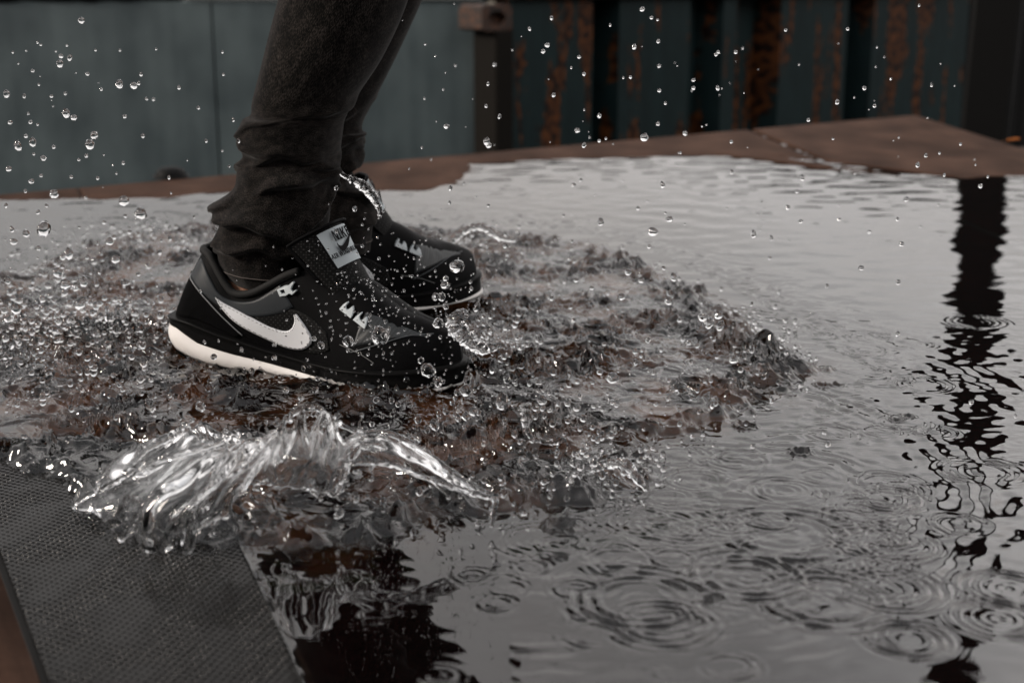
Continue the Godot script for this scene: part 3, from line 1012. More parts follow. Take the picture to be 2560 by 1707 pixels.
func build_shoe(person: Node3D, at: Vector3, heading: float, side: float, lifted: float) -> Node3D:
	var shoe := Node3D.new()
	shoe.name = "shoe"
	person.add_child(shoe, true)
	shoe.position = at
	shoe.rotation_degrees = Vector3(0, heading, lifted)
	shoe.set_meta("label", "black trainer with white side mark and white sole")
	var black := plain(lin(0.0032, 0.0032, 0.0035), 0.5)
	black.metallic_specular = 0.13
	black.heightmap_enabled = true
	black.heightmap_texture = grain_bump(0.35, 5)
	black.heightmap_scale = 0.02
	black.uv1_triplanar = true
	black.uv1_scale = Vector3(30, 30, 30)
	var nubuck := plain(lin(0.0022, 0.0022, 0.0024), 0.85)
	nubuck.metallic_specular = 0.13
	var satin := plain(lin(0.026, 0.029, 0.032), 0.34)
	satin.heightmap_enabled = true
	satin.heightmap_texture = grain_bump(0.5, 9)
	satin.heightmap_scale = 0.012
	satin.uv1_triplanar = true
	satin.uv1_scale = Vector3(40, 40, 40)
	var mesh_m := StandardMaterial3D.new()
	mesh_m.albedo_texture = dotted()
	mesh_m.uv1_triplanar = true
	mesh_m.uv1_scale = Vector3(190, 190, 190)
	mesh_m.roughness = 0.6
	mesh_m.metallic_specular = 0.2
	var white := plain(lin(0.60, 0.61, 0.63), 0.45)
	var rubber := plain(lin(0.0055, 0.0055, 0.0055), 0.38)
	rubber.metallic_specular = 0.13
	# upper: both sides in one mesh
	var rows := 22
	var cols := 70
	var F := func(i: int, j: int) -> Vector3:
		var s := 1.0 if i < cols else -1.0
		var u := float(i) / (cols - 1) if i < cols else 1.0 - float(i - cols) / (cols - 1)
		return upper_point(u, float(j) / (rows - 1), s)
	put("upper", grid(cols * 2, rows, F, false, true), black, shoe)
	# liner going down inside the collar
	var L := func(i: int, j: int) -> Vector3:
		var s := 1.0 if i < 30 else -1.0
		var u := float(i) / 29 if i < 30 else 1.0 - float(i - 30) / 29
		var t: Vector3 = spline(ST, u * 0.62)
		var p := Vector3(t.x, t.y, maxf(t.z, 0) * s)
		var c := Vector3(0.12, 0.0, 0)
		var k := j / 5.0
		return Vector3(lerpf(p.x, c.x, 0.12 * k + 0.02), p.y - 0.055 * k, p.z * (0.93 - 0.12 * k))
	put("liner", grid(60, 6, L, true, true), plain(lin(0.006, 0.006, 0.006), 0.9), shoe)
	# padded collar edge
	var path := []
	for k in 15:
		var u := (14 - k) / 15.0 * 0.5
		var t: Vector3 = spline(ST, u)
		path.append(Vector3(t.x, t.y + 0.001, -maxf(t.z, 0) * 0.95))
	for k in 16:
		var u := k / 15.0 * 0.5
		var t: Vector3 = spline(ST, u)
		if k > 0: path.append(Vector3(t.x, t.y + 0.001, maxf(t.z, 0)))
	if side < 0:
		for k in path.size(): path[k].z *= 1.0
	var cr := []
	for k in path.size(): cr.append(0.0042)
	put("collar", tube(path, cr, 110, 12), plain(lin(0.016, 0.016, 0.016), 0.7), shoe)
	# which flank faces the camera: +z on the near shoe, -z is the inner flank
	for s in [1.0, -1.0]:
		var sa := [Vector2(.0395, .113), Vector2(.052, .110), Vector2(.066, .094), Vector2(.078, .080), Vector2(.094, .074), Vector2(.118, .076), Vector2(.140, .088), Vector2(.150, .095)]
		var sb := [Vector2(.0235, .094), Vector2(.038, .091), Vector2(.056, .080), Vector2(.074, .070), Vector2(.096, .062), Vector2(.124, .061), Vector2(.150, .066), Vector2(.166, .074)]
		put("collar_panel", overlay(sa, sb, 36, 10, 0.0012, s), satin, shoe)
		var ha := [Vector2(.0225, .094), Vector2(.040, .089), Vector2(.060, .075), Vector2(.084, .056), Vector2(.105, .040)]
		var hb := [Vector2(.006, .050), Vector2(.026, .050), Vector2(.048, .050), Vector2(.074, .044), Vector2(.098, .036)]
		put("heel_counter", overlay(ha, hb, 30, 12, 0.0016, s), nubuck, shoe)
		# mesh window
		var wa := [Vector2(.122, .060), Vector2(.142, .069), Vector2(.162, .072), Vector2(.184, .066), Vector2(.206, .052)]
		var wb := [Vector2(.124, .048), Vector2(.145, .040), Vector2(.168, .030), Vector2(.19, .028), Vector2(.21, .034)]
		put("mesh_window", overlay(wa, wb, 30, 14, 0.0006, s), mesh_m, shoe)
		# white side mark
		var ua := [Vector2(.0745, .0765), Vector2(.0863, .0706), Vector2(.1042, .0641), Vector2(.1219, .0577), Vector2(.1401, .0513), Vector2(.1559, .0486), Vector2(.1650, .0520), Vector2(.1690, .0595), Vector2(.1684, .0669)]
		var ub := [Vector2(.0750, .0760), Vector2(.0826, .0665), Vector2(.0960, .0548), Vector2(.1135, .0460), Vector2(.1380, .0372), Vector2(.1600, .0312), Vector2(.1800, .0325), Vector2(.1885, .0450), Vector2(.1710, .0672)]
		put("side_mark", overlay(ua, ub, 60, 12, 0.0026, s), white, shoe)
		# dashed stitching round it
		var edge := ua.duplicate()
		for k in range(ub.size() - 1, -1, -1): edge.append(ub[k])
		var cen := Vector2(.13, .05)
		var st := SurfaceTool.new()
		var n := 130
		for k in n:
			if k % 2: continue
			var p0: Vector2 = spline(edge, float(k) / n)
			var p1: Vector2 = spline(edge, float(k + 1) / n)
			var un: Vector2 = (p1 - p0).normalized()
			var inw := Vector2(un.y, -un.x) * 0.0014
			var mid0 := p0 + inw
			var mid1 := p1 + inw
			var a3 := Vector3(mid0.x, mid0.y, s * (lateral(mid0.x, mid0.y) + 0.0027))
			var b3 := Vector3(mid1.x, mid1.y, s * (lateral(mid1.x, mid1.y) + 0.0027))
			st.append_from(tube([a3, b3], [0.00028, 0.00028], 2, 5), 0, Transform3D.IDENTITY)
		put("stitching", st.commit(), plain(lin(0.02, 0.02, 0.022), 0.7), shoe)
		# white lace loops
		var lm := plain(lin(0.42, 0.46, 0.48), 0.5)
		for lp in lace_loop_outlines():
			var o := put("lace_loop", loop_mesh(lp, s), lm, shoe)
		# piping between heel counter and collar panel, and toe seam
		put("piping", tube(on_side([Vector2(.023, .0945), Vector2(.040, .0895), Vector2(.060, .0755), Vector2(.084, .0565), Vector2(.106, .0395)], 0.0018, s, 16), [0.0006, 0.0007, 0.0006], 30, 6), plain(lin(0.16, 0.165, 0.17), 0.6), shoe)
		put("seam", tube(on_side([Vector2(.222, .042), Vector2(.245, .036), Vector2(.262, .028)], 0.0006, s, 10), [0.0004, 0.0004], 16, 5), plain(lin(0.12, 0.12, 0.12), 0.6), shoe)
		# toe cap seam curves over the toe
		put("toe_seam", tube(on_side([Vector2(.236, .036), Vector2(.262, .045), Vector2(.290, .054), Vector2(.312, .055)], 0.0008, s, 12), [0.0006, 0.0006], 24, 6), plain(lin(0.05, 0.055, 0.06), 0.6), shoe)
		# toe box mesh
		var ta := [Vector2(.246, .074), Vector2(.262, .070), Vector2(.280, .064), Vector2(.300, .058)]
		var tb := [Vector2(.238, .042), Vector2(.262, .048), Vector2(.286, .053), Vector2(.308, .053)]
		put("toe_mesh", overlay(ta, tb, 24, 12, 0.0007, s), toe_weave(), shoe)
	# tongue
	var TG := func(a: float, b: float, off: float) -> Vector3:
		var c: Vector3 = spline([Vector3(.234, .094, 0), Vector3(.219, .119, 0), Vector3(.205, .145, 0), Vector3(.199, .158, 0)], b)
		var up: Vector3 = (spline([Vector3(.234, .094, 0), Vector3(.219, .119, 0), Vector3(.205, .145, 0), Vector3(.199, .158, 0)], minf(b + 0.02, 1)) - spline([Vector3(.234, .094, 0), Vector3(.219, .119, 0), Vector3(.205, .145, 0), Vector3(.199, .158, 0)], maxf(b - 0.02, 0))).normalized()
		var out := Vector3(up.y, -up.x, 0)
		var w := lerpf(0.030, 0.037, b)
		var ang := a * 1.15
		return c + Vector3(0, 0, w * sin(ang) / sin(1.15)) + out * (off - 0.036 * (1 - cos(ang))) - Vector3(0.018, 0.014, 0) * a * a * b
	var TF := func(i: int, j: int) -> Vector3:
		# closed slab: front then back
		var a := -1.0 + 2.0 * i / 23.0 if i < 24 else 1.0 - 2.0 * (i - 24) / 23.0
		return TG.call(a, j / 17.0, 0.0 if i < 24 else -0.007 * (1.0 - pow(absf(a), 6.0)) - 0.001)
	put("tongue", grid(48, 18, TF, true, true), mesh_m, shoe)
	put("tongue_edge", tube([TG.call(-1.0, 0.3, -0.003), TG.call(-1.0, 0.8, -0.003), TG.call(-0.9, 1.0, -0.003), TG.call(-0.45, 1.02, -0.003), TG.call(0.0, 1.03, -0.003), TG.call(0.45, 1.02, -0.003), TG.call(0.9, 1.0, -0.003), TG.call(1.0, 0.8, -0.003), TG.call(1.0, 0.3, -0.003)], [0.0020, 0.0020], 70, 9), black, shoe)
	var lab := Node3D.new()
	lab.name = "tongue_label"
	shoe.add_child(lab, true)
	lab.set_meta("label", "pale grey woven label with black emblem on the tongue")
	var LB := func(i: int, j: int) -> Vector3:
		return TG.call(0.62 - 0.88 * i / 8.0, 0.34 + 0.52 * j / 8.0, 0.0022)
	var lmat := plain(lin(0.36, 0.40, 0.42), 0.75)
	put("patch", grid(9, 9, LB, true), lmat, lab)
	var o: Vector3 = TG.call(0.18, 0.60, 0.0034)
	var lx: Vector3 = (TG.call(-0.12, 0.6, 0.0) - TG.call(0.48, 0.6, 0.0)).normalized()
	var ly: Vector3 = (TG.call(0.18, 0.75, 0.0) - TG.call(0.18, 0.45, 0.0)).normalized()
	var lz := lx.cross(ly).normalized()
	var ink := plain(lin(0.004, 0.004, 0.005), 0.7)
	var fnt := SystemFont.new()
	fnt.font_names = PackedStringArray(["Droid Sans"])
	fnt.font_weight = 800
	for t in [["NIKE", 0.0085, Vector2(0.0, 0.0062), Vector2(0.85, 1.3)], ["AIR WINDRUNNER", 0.0027, Vector2(0.0, -0.0125), Vector2(0.9, 1.1)]]:
		var tm := TextMesh.new()
		tm.font = fnt
		tm.text = t[0]
		tm.font_size = 64
		tm.pixel_size = t[1] / 46.0
		tm.depth = 0.0003
		var n := put("lettering", tm, ink, lab)
		n.transform = Transform3D(Basis(lx * t[3].x, ly * t[3].y, lz), o + lx * t[2].x + ly * t[2].y + lz * 0.0004)
	# the same mark in black under the letters
	var e0 := [Vector2(-.0085, .0030), Vector2(-.0088, -.0010), Vector2(-.0070, -.0034), Vector2(-.0040, -.0036), Vector2(.0015, -.0010), Vector2(.0065, .0022), Vector2(.0108, .0058)]
	var e1 := [Vector2(-.0085, .0030), Vector2(-.0098, -.0022), Vector2(-.0086, -.0068), Vector2(-.0048, -.0086), Vector2(.0010, -.0062), Vector2(.0064, -.0010), Vector2(.0108, .0058)]
	var EM := func(i: int, j: int) -> Vector3:
		var p: Vector2 = spline(e0, i / 24.0).lerp(spline(e1, i / 24.0), j / 3.0)
		return o + lx * p.x * 1.15 + ly * (p.y * 1.15 - 0.001) + lz * 0.0006
	put("emblem", grid(25, 4, EM), ink, lab)
	# laces
	for k in 5:
		var s: float = 0.186 + k * 0.0125
		var y: float = 0.117 - k * 0.0075
		put("lace", tube([Vector3(s - .004, y - .010, .027 - k * .001), Vector3(s + .003, y + 0.001, .012), Vector3(s + .006, y + 0.003, -.002), Vector3(s + .002, y, -.014), Vector3(s - .004, y - .010, -.026)], [0.0026, 0.0026], 20, 7), plain(lin(0.006, 0.006, 0.006), 0.8), shoe)
	# sole: white wedge, black band with a rolled upper lip, tread
	var WP := func(x: float, j: int) -> Vector2:
		var b := curve1(BOT_X, BOT_Y, x)
		var t := curve1(WHT_X, WHT_Y, x)
		var k := j / 8.0
		return Vector2(0.0035 + 0.0035 * sin(PI * (0.15 + 0.85 * k)) - 0.004 * pow(1.0 - k, 3.0) - (0.05 if j == 0 else 0.0), lerpf(b, t, k) + (0.0 if j > 0 else 0.0))
	var wl := put("white_midsole", sole_layer(WP), white_rubber(), shoe)
	wl.set_meta("label", "scuffed white midsole wedge")
	var BP := func(x: float, j: int) -> Vector2:
		var b := curve1(WHT_X, WHT_Y, x) - 0.0005
		var t := curve1(MID_X, MID_Y, x)
		var prof := [Vector2(-0.01, 0.0), Vector2(0.0042, 0.0), Vector2(0.0048, 0.2), Vector2(0.0044, 0.5), Vector2(0.0040, 0.70), Vector2(0.0056, 0.82), Vector2(0.0060, 0.93), Vector2(0.0040, 1.0), Vector2(-0.004, 1.01)]
		return Vector2(prof[j].x, lerpf(b, t, prof[j].y))
	put("midsole_band", sole_layer(BP), rubber, shoe)
	var TP := func(x: float, j: int) -> Vector2:
		var b := curve1(BOT_X, BOT_Y, x)
		return Vector2([-0.03, 0.0, 0.002, 0.002][j], b + [-0.0025, -0.0025, -0.001, 0.0005][j])
	put("tread", sole_layer(TP, 160, 4), rubber, shoe)
	return shoe

func toe_weave() -> StandardMaterial3D:
	var im := Image.create(64, 64, false, Image.FORMAT_RGB8)
	for j in 64:
		for i in 64:
			var h := 0.5 + 0.5 * sin((i + j * 0.5) / 64.0 * TAU * 4.0)
			h *= 0.6 + 0.4 * sin(j / 64.0 * TAU * 8.0)
			im.set_pixel(i, j, lin(0.004, 0.005, 0.006).lerp(lin(0.030, 0.036, 0.040), clampf(h, 0, 1)).linear_to_srgb())
	im.generate_mipmaps()
	var m := StandardMaterial3D.new()
	m.albedo_texture = ImageTexture.create_from_image(im)
	m.uv1_triplanar = true
	m.uv1_scale = Vector3(70, 70, 70)
	m.roughness = 0.5
	return m

func white_rubber() -> StandardMaterial3D:
	return plain(lin(0.60, 0.578, 0.56), 0.5)

func lace_loop_outlines() -> Array:
	# polygons in (x, y) on the flank: the square ring with two horns, and two pairs of scooped tabs
	var out := []
	var sq := [Vector2(.1480, .0905), Vector2(.1520, .0840), Vector2(.1590, .0855), Vector2(.1625, .0880), Vector2(.1655, .0868), Vector2(.1695, .0905), Vector2(.1690, .0918), Vector2(.1660, .0895), Vector2(.1632, .0912), Vector2(.1640, .0945), Vector2(.1665, .0985), Vector2(.1650, .0995), Vector2(.1610, .0955), Vector2(.1560, .0950)]
	out.append([sq, [Vector2(.1512, .0900), Vector2(.1535, .0868), Vector2(.1582, .0880), Vector2(.1562, .0918)]])
	for o in [Vector2(0, 0), Vector2(.0165, -.0088)]:
		out.append([[Vector2(.2192, .0766) + o, Vector2(.2225, .0812) + o, Vector2(.2262, .0838) + o, Vector2(.2268, .0828) + o, Vector2(.2248, .0798) + o, Vector2(.2252, .0772) + o, Vector2(.2275, .0762) + o, Vector2(.2300, .0778) + o, Vector2(.2322, .0800) + o, Vector2(.2338, .0770) + o, Vector2(.2336, .0715) + o, Vector2(.2328, .0692) + o], []])
	return out

func loop_mesh(lp: Array, s: float) -> ArrayMesh:
	var poly := PackedVector2Array(lp[0])
	var hole := PackedVector2Array(lp[1])
	var st := SurfaceTool.new()
	st.begin(Mesh.PRIMITIVE_TRIANGLES)
	st.set_smooth_group(-1)
	var top := func(p: Vector2) -> Vector3: return Vector3(p.x, p.y, s * (lateral(p.x, p.y) + 0.0034))
	var low := func(p: Vector2) -> Vector3: return Vector3(p.x, p.y, s * (lateral(p.x, p.y) - 0.0005))
	var tri := func(a: Vector3, b: Vector3, c: Vector3, outward: Vector3):
		var n := (c - a).cross(b - a)
		if n.dot(outward) < 0:
			st.add_vertex(a); st.add_vertex(c); st.add_vertex(b)
		else:
			st.add_vertex(a); st.add_vertex(b); st.add_vertex(c)
	var outline := poly
	if hole.size() > 0:
		# cut the ring open: outline, then the hole backwards
		var hp := hole.duplicate()
		if Geometry2D.is_polygon_clockwise(hp) == Geometry2D.is_polygon_clockwise(poly): hp.reverse()
		var k0 := 0
		for k in hp.size():
			if hp[k].distance_to(poly[0]) < hp[k0].distance_to(poly[0]): k0 = k
		outline = poly.duplicate()
		outline.append(poly[0] + Vector2(1e-5, 1e-5))
		for k in hp.size() + 1: outline.append(hp[(k0 + k) % hp.size()] + (Vector2(1e-5, -1e-5) if k == hp.size() else Vector2.ZERO))
	var t := Geometry2D.triangulate_polygon(outline)
	for k in range(0, t.size(), 3):
		tri.call(top.call(outline[t[k]]), top.call(outline[t[k + 1]]), top.call(outline[t[k + 2]]), Vector3(0, 0, s))
	for ring in [poly, hole]:
		for k in ring.size():
			var a: Vector2 = ring[k]
			var b: Vector2 = ring[(k + 1) % ring.size()]
			var nrm := Vector3((b - a).y, -(b - a).x, 0)
			tri.call(top.call(a), top.call(b), low.call(b), nrm)
			tri.call(top.call(a), low.call(b), low.call(a), nrm)
	st.generate_normals()
	return st.commit()

func denim() -> StandardMaterial3D:
	var im := Image.create(512, 512, false, Image.FORMAT_RGB8)
	var n1 := noise(101, 0.012, FastNoiseLite.TYPE_SIMPLEX_SMOOTH, 3)
	var n2 := noise(102, 0.09, FastNoiseLite.TYPE_SIMPLEX, 2)
	for j in 512:
		for i in 512:
			var w := n2.get_noise_2d(i * 1.5, j * 0.55)
			var b := clampf(0.5 + 0.8 * n1.get_noise_2d(i, j * 0.7), 0, 1)
			var t := clampf(0.16 + 0.55 * w + 0.42 * b, 0, 1)
			var c := lin(0.0012, 0.0011, 0.0010).lerp(lin(0.044, 0.037, 0.033), t * t)
			im.set_pixel(i, j, c.linear_to_srgb())
	im.generate_mipmaps()
	var m := StandardMaterial3D.new()
	m.albedo_texture = ImageTexture.create_from_image(im)
	m.roughness = 0.95
	m.metallic_specular = 0.1
	m.uv1_scale = Vector3(2, 3, 1)
	m.rim_enabled = true
	m.rim = 0.18
	m.rim_tint = 0.6
	return m

func trouser_leg(person: Node3D, rows: Array, z0: float, mat: Material, seed_: int, turn: float) -> void:
	# rows: [photo y, left x, right x] from the hem upwards, then [height, x, radius] far above the picture
	var cs := []
	var rs := []
	for r in rows:
		if r.size() == 3:
			var a := at_depth(r[1], r[0], z0)
			var b := at_depth(r[2], r[0], z0)
			cs.append((a + b) * 0.5)
			rs.append(Vector2(a.distance_to(b) * 0.5, 0))
		else:
			cs.append(Vector3(r[1], r[0], r[3]))
			rs.append(Vector2(r[2], 0))
	var n := 96
	var m := 260
	var w := noise(seed_, 1.0)
	var F := func(i: int, j: int) -> Vector3:
		var inner := j < 8
		var t := float(j - 8) / (m - 9) if not inner else float(8 - j) * 0.006
		var c: Vector3 = spline(cs, t)
		var r: float = spline(rs, t).x
		var a := TAU * i / n
		var dir := Vector3(cos(a), 0, sin(a) * 0.92)
		var low := smoothstep(0.34, 0.10, c.y)
		# folds that run round the shin and sag, sharper near the hem
		var dx := 0.0016 * w.get_noise_3d(cos(a) * 1.2, sin(a) * 1.2, c.y * 9.0) + 0.0007 * w.get_noise_3d(cos(a) * 3.0, sin(a) * 3.0, c.y * 26.0) * low
		for q in [[0.176, 0.0130, 0.0110, 0.022, 0.3], [0.150, 0.0125, 0.0085, -0.016, 1.3], [0.128, 0.0075, 0.0065, 0.010, -0.6], [0.203, 0.0065, 0.0090, -0.018, 2.6], [0.255, 0.0045, 0.009, 0.014, 0.8], [0.228, 0.0055, 0.007, -0.018, 0.2], [0.163, 0.0060, 0.0060, 0.030, 2.2]]:
			var d: float = c.y - (q[0] + q[3] * sin(a + q[4] + turn) + 0.006 * w.get_noise_2d(cos(a) * 1.1 + q[0] * 90.0, sin(a) * 1.1))
			d /= q[2] * (1.0 if d > 0 else 0.26)
			dx += 1.05 * q[1] * exp(-d * d) * clampf(0.65 + 0.8 * w.get_noise_2d(cos(a) * 0.9 + q[0] * 50.0, sin(a) * 0.9 + 3.0), 0.0, 1.0)
		dx -= 0.004 * low
		if inner: r -= 0.0045
		var p := c + dir * (r + dx)
		p.y += (0.004 * cos(a + PI) - 0.014) * smoothstep(0.2, 0.1, c.y)
		return p
	var UVF := func(i: int, j: int) -> Vector2: return Vector2(2.0 * absf(float(i) / n - 0.5), j / float(m) * 2.0)
	var leg := put("trouser_leg", grid(n, m, F, false, true, UVF), mat, person)
	# side seam: a raised double row of thread and the hem stitching
	var seam := []
	for k in 40:
		var j := 10 + int(k * (m - 12) / 39.0)
		seam.append(F.call(int(n * 0.93), j) + Vector3(0.0004, 0, 0.0006))
	put("side_seam", tube(seam, [0.0009, 0.0009], 120, 6), plain(lin(0.05, 0.042, 0.036), 0.9), leg)
	var hem := []
	for k in 49:
		var p: Vector3 = F.call(k * 2 % n, 18)
		var c: Vector3 = spline(cs, 10.0 / (m - 9))
		hem.append(p + (p - Vector3(c.x, p.y, c.z)).normalized() * 0.0007)
	put("hem_stitching", tube(hem, [0.0006, 0.0006], 150, 5, 0.0, null, false), plain(lin(0.06, 0.05, 0.045), 0.9), leg)

func build_person() -> void:
	setup_upper()
	var person := root_node("person")
	tag(person, "person in dark grey jeans and black trainers stamping in the puddle", "person")
	build_shoe(person, Vector3(-.361, 0.0, -1.497), -22.0, 1.0, 0.0)
	build_shoe(person, Vector3(-.350, 0.005, -1.590), 24.0, -1.0, 2.5)
	var dm := denim()
	trouser_leg(person, [[676, 566, 800], [640, 541, 806], [597, 534, 815], [555, 540, 825], [517, 542, 830], [494, 553, 830], [463, 582, 832], [421, 592, 838], [396, 613, 842], [380, 606, 848], [368, 594, 852], [340, 597, 856], [312, 601, 860], [297, 607, 864], [289, 622, 868], [280, 627, 872], [249, 630, 888], [165, 653, 945], [84, 676, 985], [0, 697, 1017], [-100, 722, 1048], [0.55, -0.10, 0.078, -1.46], [0.72, -0.075, 0.085, -1.48]], -1.462, dm, 201, 0.4)
	trouser_leg(person, [[590, 700, 930], [547, 700, 935], [509, 700, 938], [470, 700, 925], [436, 690, 890], [398, 690, 884], [350, 690, 905], [333, 692, 912], [325, 700, 903], [295, 705, 913], [203, 730, 959], [96, 770, 1009], [0, 800, 1053], [-100, 830, 1095], [0.58, -0.08, 0.078, -1.64], [0.75, -0.06, 0.085, -1.62]], -1.625, dm, 207, 2.0)
	# bare ankles
	var skin := plain(lin(0.32, 0.16, 0.10), 0.55)
	skin.subsurf_scatter_enabled = true
	skin.subsurf_scatter_strength = 0.15
	for k in 2:
		var b: Vector3 = [Vector3(-.270, .04, -1.466), Vector3(-.245, .04, -1.632)][k]
		put("ankle", tube([b, b + Vector3(0, .04, 0), b + Vector3(0.004, .08, 0), b + Vector3(0.01, .11, 0)], [0.030, 0.034, 0.030, 0.030], 24, 20), skin, person)

# ------------------------------------------------------------------ splash
func water_sheet(parent: Node, called: String, rows: Array, nu: int, nv: int, thick: float, ridge: float, seed_: int) -> MeshInstance3D:
	# rows of control points from foot to crest; a thin closed skin of water with ridges along the flow
	var w := noise(seed_, 1.0)
	var S := func(u: float, v0: float) -> Vector3:
		var hi := 1.0 - 0.34 * maxf(0.0, w.get_noise_2d(u * 5.0, 71.0)) - 0.05 * maxf(0.0, w.get_noise_2d(u * 14.0, 81.0))
		var lo := 0.16 * maxf(0.0, w.get_noise_2d(u * 5.0, 91.0))
		var v := lerpf(lo, hi, v0)
		var col := []
		for r in rows: col.append(spline(r, u))
		return spline(col, v)
	var pos := []
	var nor := []
	var th := []
	for j in nv:
		for i in nu:
			var u := float(i) / (nu - 1)
			var v := float(j) / (nv - 1)
			var p: Vector3 = S.call(u, v)
			var du: Vector3 = S.call(minf(u + 0.01, 1), v) - S.call(maxf(u - 0.01, 0), v)
			var dv: Vector3 = S.call(u, minf(v + 0.01, 1)) - S.call(u, maxf(v - 0.01, 0))
			var n := du.cross(dv).normalized()
			var r1 := w.get_noise_2d(u * 4.2 + 0.8 * w.get_noise_2d(v * 1.2, 7.0), v * 0.4)
			var r2 := w.get_noise_2d(u * 11.0 + 0.6 * w.get_noise_2d(v * 1.2, 17.0), v * 0.45 + 30.0)
			var r3 := w.get_noise_2d(u * 46.0, v * 7.0 + 60.0)
			pos.append(p + n * (ridge * (r1 + 0.07 * r2)))
			nor.append(n)
			var edge := sqrt(clampf(minf(minf(u, 1 - u) * 14.0, minf(v * 14.0, (1 - v) * 10.0)), 0, 1))
			var lip := exp(-pow((1 - v) / 0.06, 2.0))
			th.append(thick * edge * (0.85 + 0.12 * r2 + 0.25 * r1 + 0.5 * lip))
	var F := func(i: int, j: int) -> Vector3:
		# front then back in one closed ring of columns
		var q := i if i < nu else 2 * nu - 1 - i
		var k := j * nu + q
		return pos[k] + nor[k] * th[k] * (0.5 if i < nu else -0.5)
	return put(called, grid(nu * 2, nv, F, true, true), drop_mat, parent)

func px_row(list: Array) -> Array:
	# [photo x, photo y, depth]
	var out := []
	for p in list: out.append(at_depth(p[0], p[1], -p[2]))
	return out

